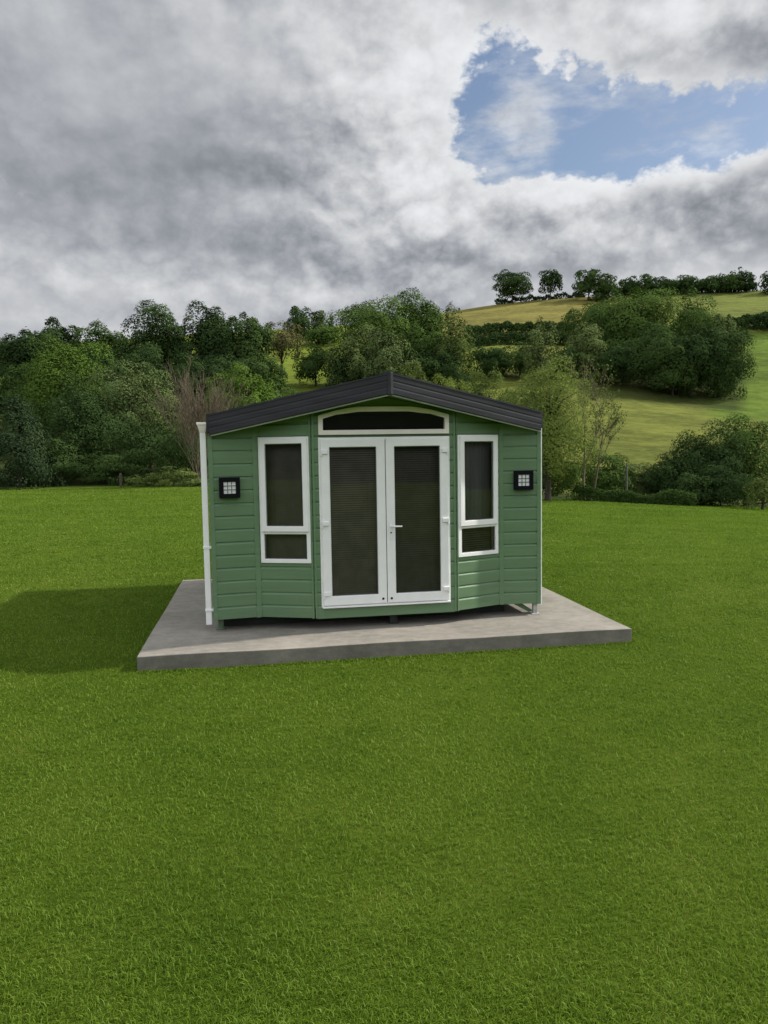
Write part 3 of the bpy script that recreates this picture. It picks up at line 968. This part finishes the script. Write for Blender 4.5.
def crown_points(rng, rx, ry, z0, z1, n, lobes=26, style='oak'):
    """leaf positions/normals over many small lobes set through a crown envelope"""
    zc, rz = (z0 + z1) / 2, (z1 - z0) / 2
    d = unit(rng.normal(size=(lobes, 3))); d[:, 2] = np.where(d[:, 2] < 0, d[:, 2] * 1.1, d[:, 2]); d = unit(d)
    rad = rng.uniform(0.5, 0.9, lobes)
    if style == 'fir': rad = rng.uniform(0.3, 0.9, lobes)
    L = d * rad[:, None]
    if style != 'fir':       # full skirts: the lower half keeps its width
        low_ = L[:, 2] < 0
        k_ = np.where(low_, np.minimum(1.7, 0.72 / np.maximum(0.3, np.hypot(L[:, 0], L[:, 1]))), 1.0)
        L[:, 0] *= k_; L[:, 1] *= k_
    lr = rng.uniform(0.15, 0.34, lobes) * (1.15 if style == 'oak' else 0.9)
    if style == 'fir':
        L[:, 2] = rng.uniform(-1, 0.9, lobes); wd = 0.95 * (1 - (L[:, 2] + 1) / 2) ** 0.75 + 0.05
        an = rng.uniform(0, 2 * PI, lobes); L[:, 0] = np.cos(an) * wd * rng.uniform(0.3, 0.85, lobes); L[:, 1] = np.sin(an) * wd * rng.uniform(0.3, 0.85, lobes)
        lr = 0.12 + 0.2 * wd
    if style != 'fir':
        nc = max(5, lobes // 4)          # a core that closes the middle of the crown
        Lc = unit(rng.normal(size=(nc, 3))) * rng.uniform(0.1, 0.45, (nc, 1)); Lc[:, 2] *= 1.3
        L = np.vstack([L, Lc]); lr = np.concatenate([lr, np.full(nc, 0.42 if style == 'oak' else 0.34)]); lobes = lobes + nc
    p = lr ** 2; k = rng.choice(lobes, n, p=p / p.sum())
    q = unit(rng.normal(size=(n, 3)) + L[k] * 0.9 + np.array([0, 0, 0.35]))
    r = lr[k] * (1 - np.abs(rng.normal(0, 0.12, n)))
    C = L[k] + q * r[:, None] * np.array([1, 1, 0.85])
    if style == 'fir': C[:, 2] -= 0.25 * (C[:, 0] ** 2 + C[:, 1] ** 2)
    # twigs straying past the outline
    C += rng.normal(0, 0.02, C.shape)
    C = C * np.array([rx, ry, rz]) + np.array([0, 0, zc])
    dome = unit(C / np.array([rx, ry, rz]) - np.array([0, 0, zc / rz]) + np.array([0, 0, 0.25]))
    Nn = unit(q * 0.75 + dome * 0.75 + rng.normal(0, 0.27, q.shape))
    return C, Nn, L * np.array([rx, ry, rz]) + np.array([0, 0, zc])


def trunk(h, r, z1, lobes_c, rng, parent, mat='bark', name='trunk', nl=9, lean=0.04):
    bm = bmesh.new()
    top = z1
    a, b = rng.normal(0, lean, 2) * h
    P = [Vector((a * t * t, b * t * t, -0.3 + (top + 0.3) * t)) for t in (0, 0.08, 0.3, 0.6, 1.0)]
    tube_pts(bm, P, [r * 1.5, r * 1.1, r * 0.85, r * 0.6, r * 0.22], 8)
    idx = rng.choice(len(lobes_c), min(nl, len(lobes_c)), replace=False)
    for i in idx:
        e_ = Vector(lobes_c[i]); s_ = rng.uniform(0.3, 0.8)
        st = Vector((a * s_ * s_, b * s_ * s_, top * s_))
        if e_.z < st.z: st.z = max(0.2 * h, e_.z - 0.1 * h) if e_.z - 0.1 * h < st.z else st.z
        m_ = st.lerp(e_, 0.5) + Vector((0, 0, 0.06 * h * rng.uniform(-0.3, 1)))
        tube_pts(bm, [st, m_, e_], [r * 0.42, r * 0.26, r * 0.08], 6)
    return fin(name, bm, MAT[mat], parent, smooth=True)


TREE_N = [0]


def place(px, Y, base_dz=-0.1):
    d = ray(px, 440); x = d[0] * Y
    return x, Y, float(terrain(x, Y)) + base_dz


def tree(px, Y, top, wpx, kind, label, group=None, style='oak', low=-0.06, cover=5.0, leafpx=1.85, cat='tree', name='tree', lobes=None, bark='bark', depth=0.9, nl=9):
    TREE_N[0] += 1
    rng = np.random.default_rng(1000 + TREE_N[0] * 17)
    x, y, z = place(px, Y)
    ztop = at(px, top, Y)[2]
    h = max(1.0, ztop - z); rx = wpx * Y / F_PX / 2 * 1.22
    root = empty(name, (x, y, z), rng.uniform(0, 2 * PI) if style != 'wall' else 0)
    size = leafpx * Y / F_PX
    z0 = h * low
    area = PI * rx * (h - z0) / 2
    n = int(min(22000, cover * area / (size * size * 0.62 * 0.62 * 1.1)))
    C, Nn, L = crown_points(rng, rx, rx * depth, z0, h, n, int((lobes or (22 + 10 * rng.random())) * 1.5), style)
    leaves_mesh('crown' if cat == 'tree' else 'foliage', C, Nn, size, LEAF[kind], root, rng, 0.55)
    if cat == 'tree':
        trunk(h, max(0.10, 0.022 * h), h * 0.8, L, rng, root, bark, nl=nl)
    else:
        trunk(h, max(0.04, 0.02 * h), h * 0.55, L, rng, root, bark, name='stem', nl=5)
    tag(root, label, cat, group)
    return root


def bare_tree(px, Y, top, wpx, label, mat, leaf=None, stems=9, spread=0.5, group=None, n_leaf=0, seed=3, levels=3, side=0.4, hk=1.0):
    """stems rising like a vase and forking into fine twigs"""
    rng = np.random.default_rng(seed)
    x, y, z = place(px, Y); h = at(px, top, Y)[2] - z; rx = wpx * Y / F_PX / 2
    root = empty('tree', (x, y, z)); bm = bmesh.new(); tips = []
    def grow(p, d, ln, r, lv):
        pts, rr = [p], [r]
        for i in range(4):
            d = unit(d + rng.normal(0, 0.10, 3) + np.array([0, 0, 0.05])); p = p + d * ln / 4
            pts.append(p); rr.append(r * (1 - 0.16 * (i + 1)))
            if lv > 0 and i > 0:
                for _ in range(2):
                    az = rng.uniform(0, 2 * PI); sd = np.array([math.cos(az), math.sin(az), 0.35])
                    grow(p, unit(d * 0.95 + sd * side), ln * rng.uniform(0.35, 0.6), max(0.011, rr[-1] * 0.5), lv - 1)
        tips.extend(pts[2:])
        tube_pts(bm, [Vector(q) for q in pts], rr, 5 if r > 0.02 else 3, cap=False)
    for k in range(stems):
        az = 2 * PI * k / stems + rng.uniform(-0.3, 0.3); t = rng.uniform(0.15, 1.0) * spread
        grow(np.array([math.cos(az) * 0.12, math.sin(az) * 0.12, -0.2]), unit(np.array([math.cos(az) * t, math.sin(az) * t, 1.0])), hk * h * rng.uniform(0.62, 0.85), 0.016 * h * rng.uniform(0.6, 1) / max(1, stems / 6), levels)
    fin('branches', bm, mat, root, smooth=True)
    if n_leaf:
        T = np.array(tips); k = rng.integers(0, len(T), n_leaf)
        C = T[k] + rng.normal(0, 0.16, (n_leaf, 3)); leaves_mesh('crown', C, unit(rng.normal(size=(n_leaf, 3))), 1.7 * Y / F_PX, LEAF[leaf], root, rng, 0.5)
    tag(root, label, 'tree', group)
    return root


GL, GS, GH, GC, GR, GB = 'trees of the wood on the left', 'trees on the skyline behind the wood', 'trees along the hilltop', 'trees of the clump on the hillside', 'bushes along the right lawn edge', 'trees behind the cabin roof'
# ---- back rows on the left
tree(-3, 150, 336, 26, 'dark', 'dark tree cut off by the left picture edge above the small field', GL)
tree(28, 112, 328, 48, 'dark', 'dark bluish tree standing beside the small field at far left', GL, cover=8.5, leafpx=2.0)
tree(62, 122, 317, 52, 'dark', 'uneven topped tree at the highest point of the far left wood', GL, cover=8.5, leafpx=2.0)
tree(104, 122, 326, 56, 'mid', 'lighter low topped tree between the far left peak and the big oaks', GL, cover=8.5, leafpx=2.0)
tree(158, 118, 305, 68, 'dark', 'big broad oak with dark crown, left one of the skyline oaks', GL, cover=8.5, leafpx=2.0, lobes=34)
tree(212, 118, 304, 54, 'dark', 'round crowned oak rising straight above the bare tree', GL, cover=8.5, leafpx=2.0, lobes=30)
tree(250, 118, 311, 46, 'dark', 'dark tree between the round oak and the brownish thin tree', GL, cover=8.5, leafpx=2.0)
tree(283, 128, 316, 44, 'rust', 'thin brownish tree with visible trunk left of the round dark bush', GL, style='loose', cover=2.4, low=0.3)
tree(300, 186, 303, 26, 'dark', 'small dark round tree standing alone on the skyline left of centre', GS)
tree(321, 180, 308, 24, 'grey', 'small pale tree just right of the lone round skyline tree', GS, style='loose')
tree(334, 182, 317, 12, 'dark', 'narrow spire shaped tree beside the tall central wood', GS, style='fir', name='conifer_tree')
tree(326, 178, 326, 36, 'mid', 'low rounded tree on the bank below the small skyline trees', GS)
tree(317, 128, 343, 42, 'dark', 'round dark bush tree in the green meadow above the roof', None, low=0.03, cover=4.2)
tree(372, 124, 290, 78, 'mid', 'tallest tree of the central wood, broad crown above the roof ridge', GB, lobes=36)
tree(410, 130, 294, 60, 'mid', 'broad tree right behind the tallest central tree', GB, lobes=30)
tree(357, 112, 321, 48, 'grey', 'greyish softer tree in front of the tallest central tree', GB, style='loose', cover=3.2)
tree(392, 108, 322, 54, 'grey', 'pale grey green tree straight above the roof apex', GB, style='loose', cover=3.2)
tree(428, 122, 300, 44, 'mid', 'slim tree third from the right end of the central wood', GB)
tree(455, 114, 302, 42, 'olive', 'pale loose tree at the right end of the central wood', GB, style='loose', cover=2.5)
tree(437, 120, 330, 36, 'mid', 'shaded lower tree between the slim and the pale loose tree', GB)
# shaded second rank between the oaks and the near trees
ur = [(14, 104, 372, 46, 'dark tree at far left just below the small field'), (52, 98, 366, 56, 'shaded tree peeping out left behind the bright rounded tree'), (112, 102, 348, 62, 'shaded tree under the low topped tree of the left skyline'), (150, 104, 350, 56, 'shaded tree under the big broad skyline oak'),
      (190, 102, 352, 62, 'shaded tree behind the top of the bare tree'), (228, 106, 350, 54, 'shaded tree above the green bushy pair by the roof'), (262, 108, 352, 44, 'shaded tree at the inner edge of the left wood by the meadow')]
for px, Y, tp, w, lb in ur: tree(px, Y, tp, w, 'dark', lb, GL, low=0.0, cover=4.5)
for px, Y, tp, w, lb in ((352, 112, 346, 40, 'dark bush under the left part of the central wood'), (384, 116, 344, 48, 'dark bush under the middle of the central wood'), (416, 112, 344, 46, 'dark bush straight above the upper right roof slope'), (448, 112, 348, 44, 'dark bush at the right end under the central wood')):
    tree(px, Y, tp, w, 'dark', lb, 'dark bushes under the central wood', low=0.0, cat='bush', name='bush')
# ---- dark row under the dry field
tree(489, 140, 341, 40, 'dark', 'low dark bush, left one of the row below the dry field', None, low=0.02, cat='bush', name='bush')
tree(520, 140, 343, 40, 'dark', 'low dark bush in the middle of the row below the dry field', None, low=0.02, cat='bush', name='bush')
tree(541, 134, 318, 36, 'grey', 'pale feathery tree in front of the dry field with twiggy top', None, style='loose', cover=2.4)
tree(562, 140, 346, 34, 'dark', 'dark bush right of the feathery tree touching the big clump', None, low=0.02, cat='bush', name='bush')
# ---- hilltop
tree(513, 246, 270, 33, 'dark', 'larger round tree alone on the hilltop, left of two', GH, cover=7, lobes=24, low=0.16, leafpx=1.6)
tree(550, 246, 269, 19, 'dark', 'smaller round tree alone on the hilltop, right of two', GH, cover=7, low=0.22, leafpx=1.6)
tree(588, 240, 267, 30, 'dark', 'spreading uneven tree at the left end of the hilltop row', GH, style='loose')
tree(606, 236, 273, 28, 'dark', 'small rounded tree second in the hilltop row', GH, style='loose')
hl = [(629, 276, 20, 'third in the hilltop row, the lower one after the small rounded tree'), (646, 275, 20, 'fourth in the hilltop row with a pointed top'), (664, 276, 28, 'wide flat one in the middle of the hilltop row'),
      (684, 276, 26, 'low one right of the wide middle tree of the hilltop row'), (703, 275, 24, 'low one left of the tall end of the hilltop row'), (722, 272, 28, 'taller one near the right end of the hilltop row'), (738, 268, 20, 'tallest one closing the hilltop row on the right')]
for px, tp, w, lb in hl: tree(px, 246, tp, w, 'dark', 'dark tree, ' + lb, GH, cover=6, leafpx=1.7)
tree(767, 240, 272, 20, 'dark', 'dark round tree on the hilltop cut by the right picture edge', GH)
tree(772, 186, 308, 36, 'dark', 'shaded tree cut by the right picture edge beside the upper hedge', None)
# ---- clump
tree(600, 156, 294, 62, 'mid', 'tall tree at the upper left of the hillside clump', GC, lobes=30)
tree(634, 152, 284, 80, 'mid', 'largest broad tree at the top of the hillside clump', GC, lobes=38)
tree(688, 158, 290, 56, 'mid', 'round tree at the upper right of the hillside clump', GC, lobes=30)
tree(722, 150, 309, 34, 'grey', 'small pale tree sticking out at the right shoulder of the clump', GC, style='loose')
tree(655, 138, 318, 62, 'dark', 'dark full tree at the lower middle of the hillside clump', GC, lobes=32)
tree(586, 142, 322, 36, 'grey', 'slender tree at the left flank of the hillside clump', GC)
tree(612, 140, 340, 50, 'dark', 'low shaded tree at the foot of the clump on the left', GC, low=0.02)
tree(690, 136, 325, 50, 'dark', 'dark tree with slim trunk at the front of the clump', GC, lobes=30)
tree(718, 137, 320, 52, 'dark', 'lowest tree at the right end of the hillside clump', GC, lobes=32)
tree(672, 135, 344, 40, 'dark', 'small tree filling the front gap of the hillside clump', GC, low=0.03)
# ---- left, near the lawn
tree(18, 63, 396, 84, 'fir', 'drooping fir tree at the left picture edge reaching the lawn', GL, style='fir', low=0.0, lobes=70, cover=4.5, name='conifer_tree')
tree(68, 84, 332, 82, 'bright', 'bright rounded tree catching the light on the left', GL, lobes=40, cover=3.4)
tree(36, 88, 360, 50, 'mid', 'shaded tree just left of the bright rounded tree', GL)
tree(82, 70, 374, 78, 'dark', 'dark green tree in front of the bright rounded tree', GL, lobes=36, cover=3.2)
tree(136, 76, 357, 92, 'grey', 'wide soft olive tree between the bright tree and the bare tree', GL, style='loose', lobes=44, cover=3.2)
tree(108, 72, 398, 56, 'dark', 'small tree filling the gap under the wide olive tree', GL, style='loose', cover=2.2)
tree(150, 66, 418, 84, 'dark', 'low spreading tree behind the fence post on the left', GL, low=0.0, lobes=36, cover=3.4)
tree(188, 72, 425, 60, 'dark', 'dark thicket tree behind the bare tree', GL, low=0.0)
tree(110, 65, 450, 60, 'dark', 'dark bush right of the fir at the lawn edge', GL, low=0.0, cat='bush', name='bush')
tree(226, 86, 375, 44, 'bright', 'mid green bushy tree right of the bare tree', GL, low=0.02)
tree(251, 84, 364, 56, 'bright', 'fuller mid green tree above the left roof slope', GL, low=0.02, lobes=32)
tree(274, 92, 376, 40, 'mid', 'small bushy tree at the edge of the meadow above the roof', GL, low=0.02)
tree(58, 66, 440, 60, 'dark', 'dark low bush between the fir and the left thicket', GL, low=0.0, cat='bush', name='bush')
for px, tp, w, lb in ((142, 474, 40, 'short light bush at the lawn edge right of the fence post'), (172, 466, 40, 'taller light bush at the lawn edge under the bare tree'), (196, 478, 28, 'small bush at the foot of the bare tree')):
    tree(px, 61.5, tp, w, 'olive', lb, 'light bushes at the left lawn edge', low=0.0, cat='bush', name='bush', style='loose', cover=3)
bare_tree(199, 62, 366, 66, 'bare twiggy tree with many upright pale branches left of the cabin', MAT['bark_pale'], stems=19, spread=0.33, seed=5, side=0.26, hk=0.72)
# ---- behind the cabin
for px, Y, tp, w, lb in ((412, 58, 361, 56, 'pale willow just right of the roof ridge'), (450, 60, 370, 56, 'low pale willow behind the middle of the right roof slope'), (486, 58, 366, 60, 'pale willow behind the right roof slope, next to the forked one')):
    tree(px, Y, tp, w, 'willow', lb, 'pale willows behind the cabin', style='loose', low=0.05, cover=4.2, leafpx=1.8, lobes=40)
# forked willow right of the cabin
tree(548, 47, 359, 84, 'willow', 'tall willow with forked dark trunk at the right roof end', 'pale willows behind the cabin', style='loose', low=0.14, cover=3.1, leafpx=1.8, lobes=64, nl=26)
tree(524, 49, 385, 50, 'olive', 'thin willow tucked between the roof end and the forked willow', 'pale willows behind the cabin', style='loose', low=0.1, cover=2.4, leafpx=1.7, nl=16)
bare_tree(587, 50, 384, 40, 'slim nearly leafless tree right of the forked willow', MAT['bark_pale'], leaf='olive', stems=2, spread=0.12, n_leaf=2600, seed=12, side=0.55)
tree(550, 50, 440, 56, 'mid', 'shaded bush at the foot of the forked willow', GR, low=0.0, cat='bush', name='bush', style='loose')
# ---- right lawn edge
rb = [(604, 54, 452, 54, 'mid', 'rounded bush right of the slim leafless tree'), (642, 55, 464, 44, 'grey', 'low greyish bush right of the wooden pole'), (622, 56, 470, 36, 'mid', 'low bush behind the wooden pole'), (672, 54, 452, 56, 'dark', 'dark bush left of the tall thicket at right'),
      (704, 55, 424, 66, 'dark', 'tall thicket bush on the right with two rounded tops'), (746, 57, 416, 76, 'mid', 'tallest thicket bush near the right picture edge'), (722, 52, 462, 60, 'dark', 'dark low bush in front of the tall thicket'), (690, 52, 470, 44, 'dark', 'low dark bush at the right end of the clipped hedge')]
for px, Y, tp, w, k, lb in rb: tree(px, Y, tp, w, k, lb, GR, low=-0.06, cat='bush', name='bush', lobes=40, cover=5)
tree(764, 48, 470, 36, 'olive', 'small light tree standing before the thicket at the right edge', None, style='loose', cover=2.2)

# ---- hedges


def hedge(pts, h, wd, kind, label, group=None, leafpx=1.9, jag=0.15, dens=3.2):
    """leafy hedge along a ground line; pts = (px, Y)"""
    TREE_N[0] += 1
    rng = np.random.default_rng(4000 + TREE_N[0])
    P = np.array([place(px, Y, 0) for px, Y in pts]); seg = np.linalg.norm(np.diff(P[:, :2], axis=0), axis=1); cs = np.concatenate([[0], np.cumsum(seg)])
    mid = P[len(P) // 2]; root = empty('hedge', mid.tolist())
    Ym = P[:, 1].mean(); size = leafpx * Ym / F_PX
    n = int(min(14000, dens * cs[-1] * (2 * h + wd) / (size * size * 0.42)))
    s = rng.uniform(0, cs[-1], n)
    x = np.interp(s, cs, P[:, 0]); y = np.interp(s, cs, P[:, 1])
    an = rng.uniform(-0.15, PI + 0.15, n); hh = h * (1 + jag * np.sin(s * 0.9 + 1) * np.sin(s * 0.37) + jag * 0.6 * np.sin(s * 2.3))
    sup = lambda v: np.sign(v) * np.abs(v) ** 0.45
    r = 1 - np.abs(rng.normal(0, 0.12, n))
    T = np.array([(P[-1, 0] - P[0, 0]), (P[-1, 1] - P[0, 1])]); T /= np.linalg.norm(T); Nn2 = np.array([-T[1], T[0]])
    off = sup(np.cos(an)) * wd / 2 * r; zz = np.maximum(0, sup(np.sin(an))) * hh * r
    zg = terrain(x, y)
    C = np.stack([x + Nn2[0] * off, y + Nn2[1] * off, zg + zz], 1) + rng.normal(0, size * 0.3, (n, 3)) - mid
    q = np.stack([Nn2[0] * np.cos(an), Nn2[1] * np.cos(an), np.sin(an)], 1)
    leaves_mesh('foliage', C, unit(q + rng.normal(0, 0.7, q.shape)), size, LEAF[kind], root, rng, 0.6)
    for k in range(0, 4):
        bm = bmesh.new()
        ss = cs[-1] * (k + 0.5) / 4; xx = float(np.interp(ss, cs, P[:, 0])); y_ = float(np.interp(ss, cs, P[:, 1])); z_ = float(terrain(xx, y_))
        tube_pts(bm, [Vector((xx, y_, z_ - 0.1)) - Vector(mid), Vector((xx, y_, z_ + h * 0.8)) - Vector(mid)], [0.05, 0.02], 5)
        fin('stem', bm, MAT['bark'], root)
    tag(root, label, 'hedge', group)


hedge([(574, 50.5), (610, 50), (650, 49.5), (696, 49)], 0.85, 1.1, 'mid', 'low clipped hedge along the right edge of the lawn', None, 1.7, 0.25, 3.6)
hedge([(466, 186), (500, 190), (540, 191), (600, 191)], 2.4, 3.0, 'dark', 'long dark hedge crossing the slope below the dry field', None)
hedge([(470, 172), (500, 176), (540, 177), (580, 176)], 2.4, 3.0, 'dark', 'second dark hedge running just below the long field hedge', None)
hedge([(726, 186), (745, 189), (775, 190)], 3.0, 3.0, 'dark', 'dark field hedge at the right picture edge above the green enclosure', None)
hedge([(496, 247), (520, 248), (550, 248), (584, 247)], 1.3, 1.5, 'dark', 'thin low hedge along the hilltop under the two lone trees', None, 1.6, 0.5, 2.0)
hedge([(612, 247), (680, 248), (752, 248)], 2.2, 2.5, 'dark', 'hedge along the hilltop at the feet of the tree row', None)

# ---- posts
x, y, z = place(627, 50.6, -0.1)
bm = bmesh.new(); tube_pts(bm, [(0, 0, -0.2), (0.01, 0, 1.2), (0.0, 0.01, at(627, 463, 50.6)[2] - z)], [0.085, 0.08, 0.07], 10)
o = fin('pole', bm, painted('grey_timber', (0.12, 0.115, 0.10), 0.9, 0.3, 0, 8, 0.004, (2, 2, 0.3))); o.location = (x, y, z)
tag(o, 'tall grey wooden pole standing behind the clipped hedge', 'pole')
x, y, z = place(119, 60.5, -0.1)
bm = bmesh.new(); w = 0.085; hh = at(119, 473, 60.5)[2] - z
box(bm, -w, w, -w, w, -0.2, hh - 0.05); loft(bm, [(-w, -w, hh - 0.05), (w, -w, hh - 0.05), (w, w, hh - 0.05), (-w, w, hh - 0.05)], [(-w * .3, -w * .3, hh), (w * .3, -w * .3, hh), (w * .3, w * .3, hh), (-w * .3, w * .3, hh)])
o = fin('fence_post', bm, MAT['wood_post'], None, 0.006); o.location = (x, y, z)
tag(o, 'short weathered fence post at the left lawn edge under the trees', 'fence post')

# ------------------------------------------------------------------ sun and sky
AZ, EL = math.radians(76.0), math.radians(39.0)
sd = bpy.data.lights.new('sun', 'SUN'); sd.energy = 5.0; sd.angle = math.radians(1.5); sd.color = (1.0, 0.945, 0.86)
so = bpy.data.objects.new('sun', sd); COL.objects.link(so)
sun_dir = Vector((math.sin(AZ) * math.cos(EL), math.cos(AZ) * math.cos(EL), math.sin(EL)))
so.rotation_euler = (-sun_dir).to_track_quat('-Z', 'Y').to_euler()

#SKY_BEGIN
W = bpy.data.worlds.new('World'); S.world = W; W.use_nodes = True
nt = W.node_tree; nt.nodes.clear()
wo = nt.nodes.new('ShaderNodeOutputWorld'); bg = nt.nodes.new('ShaderNodeBackground')
nt.links.new(bg.outputs[0], wo.inputs[0])
sky = nt.nodes.new('ShaderNodeTexSky'); sky.sky_type = 'NISHITA'; sky.sun_disc = False
sky.sun_elevation = EL; sky.sun_rotation = AZ; sky.air_density = 1.0; sky.dust_density = 1.6; sky.ozone_density = 1.2
gen = coords(nt, 'Generated')
sep = nt.nodes.new('ShaderNodeSeparateXYZ'); nt.links.new(gen, sep.inputs[0])
dx, dy, dz = (NX(nt, sep.outputs[i]) for i in range(3))
az = dx.atan2(dy); el = dz.asin()


def azel(px, py):
    d = ray(px, py); d = d / np.linalg.norm(d)
    return math.atan2(d[0], d[1]), math.asin(d[2])


def blob(px, py, rx, ry, rot=0.0):
    """soft bump in the sky: centre and radii given by direction"""
    a, b = azel(px, py); r1, r2 = rx / F_PX, ry / F_PX
    da, de = az - a, el - b
    c, s = math.cos(rot), math.sin(rot)
    p = (da * c + de * s) * (1 / r1); q = (de * c - da * s) * (1 / r2)
    return ((p * p + q * q) * -1.0).exp()


cv = mapping(nt, gen, (1, 1, 1.32))
cvs = mapping(nt, gen, (1, 1, 1.32), (0.018, 0.0, 0.036))     # one step towards the light
n0 = noise(nt, cv, 3.6, 8, 0.52); n0s = noise(nt, cvs, 3.6, 5, 0.52)
nb = noise(nt, cv, 2.4, 2, 0.5)
p1 = (noise(nt, cv, 8.0, 2, 0.45) - 0.5)._op('ABSOLUTE'); p2 = (noise(nt, cv, 24.0, 4, 0.55) - 0.5)._op('ABSOLUTE')
cvp = mapping(nt, gen, (1, 1, 1.32), (0.008, 0.0, 0.016))
p1s = (noise(nt, cvp, 8.0, 2, 0.45) - 0.5)._op('ABSOLUTE'); p2s = (noise(nt, cvp, 24.0, 3, 0.55) - 0.5)._op('ABSOLUTE')
relief = (p1 - p1s) * 2.2 + (p2 - p2s) * 1.0
p3 = (noise(nt, cv, 55.0, 3, 0.5) - 0.5)._op('ABSOLUTE')
puff = p1 * 2.9 + p2 * 2.0 + p3 * 0.9          # rounded billows with darker creases, mean about 0.45
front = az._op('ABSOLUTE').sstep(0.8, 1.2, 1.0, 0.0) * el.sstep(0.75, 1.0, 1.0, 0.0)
# how much cloud: solid cover with a blue break right of centre
hole = blob(615, 126, 155, 44, -0.05) * 0.95 + blob(480, 70, 60, 38, 0.5) * 0.75 + blob(540, 84, 70, 34, 0.3) * 0.4 + blob(525, 154, 90, 28, 0) * 0.55 + blob(745, 130, 90, 34, 0.05) * 0.62
fill = blob(560, 8, 190, 36, 0) * 0.75 + blob(720, 208, 150, 40, 0.12) * 0.8 + blob(690, 46, 110, 36, 0.1) * 0.5 + blob(390, 180, 80, 90, 0) * 0.6 + blob(500, 113, 38, 11, 0.1) * 0.7 + blob(590, 218, 130, 34, 0) * 0.6 + blob(120, 130, 260, 190, 0) * 0.9
D = (n0 - 0.5) * 1.5 + (puff - 0.5) * 0.52 + 0.34 - hole * 0.62 + fill * 0.35
veil = noise(nt, mapping(nt, gen, (1, 1, 2.6), (0, 0, 0), (0, 0.35, 0)), 7.0, 6, 0.6).sstep(0.46, 0.72, 0.0, 0.75)
alpha = D.sstep(-0.10, 0.13).mx(veil)
# brightness of the cloud
heap = blob(620, 205, 260, 60, 0) + blob(390, 150, 110, 120, 0.3) * 0.9 + blob(640, 50, 200, 60, 0) * 0.6 + blob(150, 285, 260, 26, 0) * 0.5
calm = blob(110, 90, 280, 130, 0) * -0.8 + 1.25
lit = ((n0 - n0s) * 1.2 + (puff - 0.5) * 0.12) * calm + relief * (heap * 0.36 + 0.06) + (n0 - 0.5) * 0.30 * calm.mn(1.0)
dark = blob(205, 165, 150, 44, 0.15) * 0.10 + blob(40, 110, 190, 120, 0) * 0.03 + blob(110, 238, 240, 18, 0) * 0.07 + blob(775, 40, 50, 30, 0) * 0.26 + blob(250, 275, 200, 12, 0) * 0.05
light = blob(700, 163, 130, 20, 0.12) * 0.32 + blob(600, 178, 90, 16, 0.0) * 0.14 + blob(640, 46, 190, 50, -0.15) * 0.16 + blob(415, 80, 60, 66, 0.5) * 0.14 + blob(430, 195, 90, 34, 0) * 0.14 + blob(90, 286, 260, 18, 0) * 0.12
rim = D.sstep(0.05, 0.35, 0.14, 0.0)
B = (0.485 + lit + light - dark + (nb - 0.5) * 0.20 + rim)
B = B.sstep(0.0, 0.95, 0.12, 0.86)
# bright cloud added out of view, behind and overhead, to fill the shaded front
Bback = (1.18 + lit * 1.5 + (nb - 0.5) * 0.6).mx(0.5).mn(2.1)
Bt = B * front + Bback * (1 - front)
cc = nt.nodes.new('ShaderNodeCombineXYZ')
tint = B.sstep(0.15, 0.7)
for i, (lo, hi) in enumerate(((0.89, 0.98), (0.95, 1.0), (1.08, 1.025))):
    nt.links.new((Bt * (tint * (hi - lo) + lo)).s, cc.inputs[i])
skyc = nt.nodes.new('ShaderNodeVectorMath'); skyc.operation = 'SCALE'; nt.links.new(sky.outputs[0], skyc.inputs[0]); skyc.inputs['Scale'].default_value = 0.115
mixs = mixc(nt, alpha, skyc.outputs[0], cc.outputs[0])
# thin haze low down
hz = el.sstep(0.0, 0.35, 0.22, 0.0)
mixs = mixc(nt, hz, mixs, (0.50, 0.52, 0.55))
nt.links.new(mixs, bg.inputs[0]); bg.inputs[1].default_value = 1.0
W.cycles.sampling_method = 'MANUAL'; W.cycles.sample_map_resolution = 256
#SKY_END
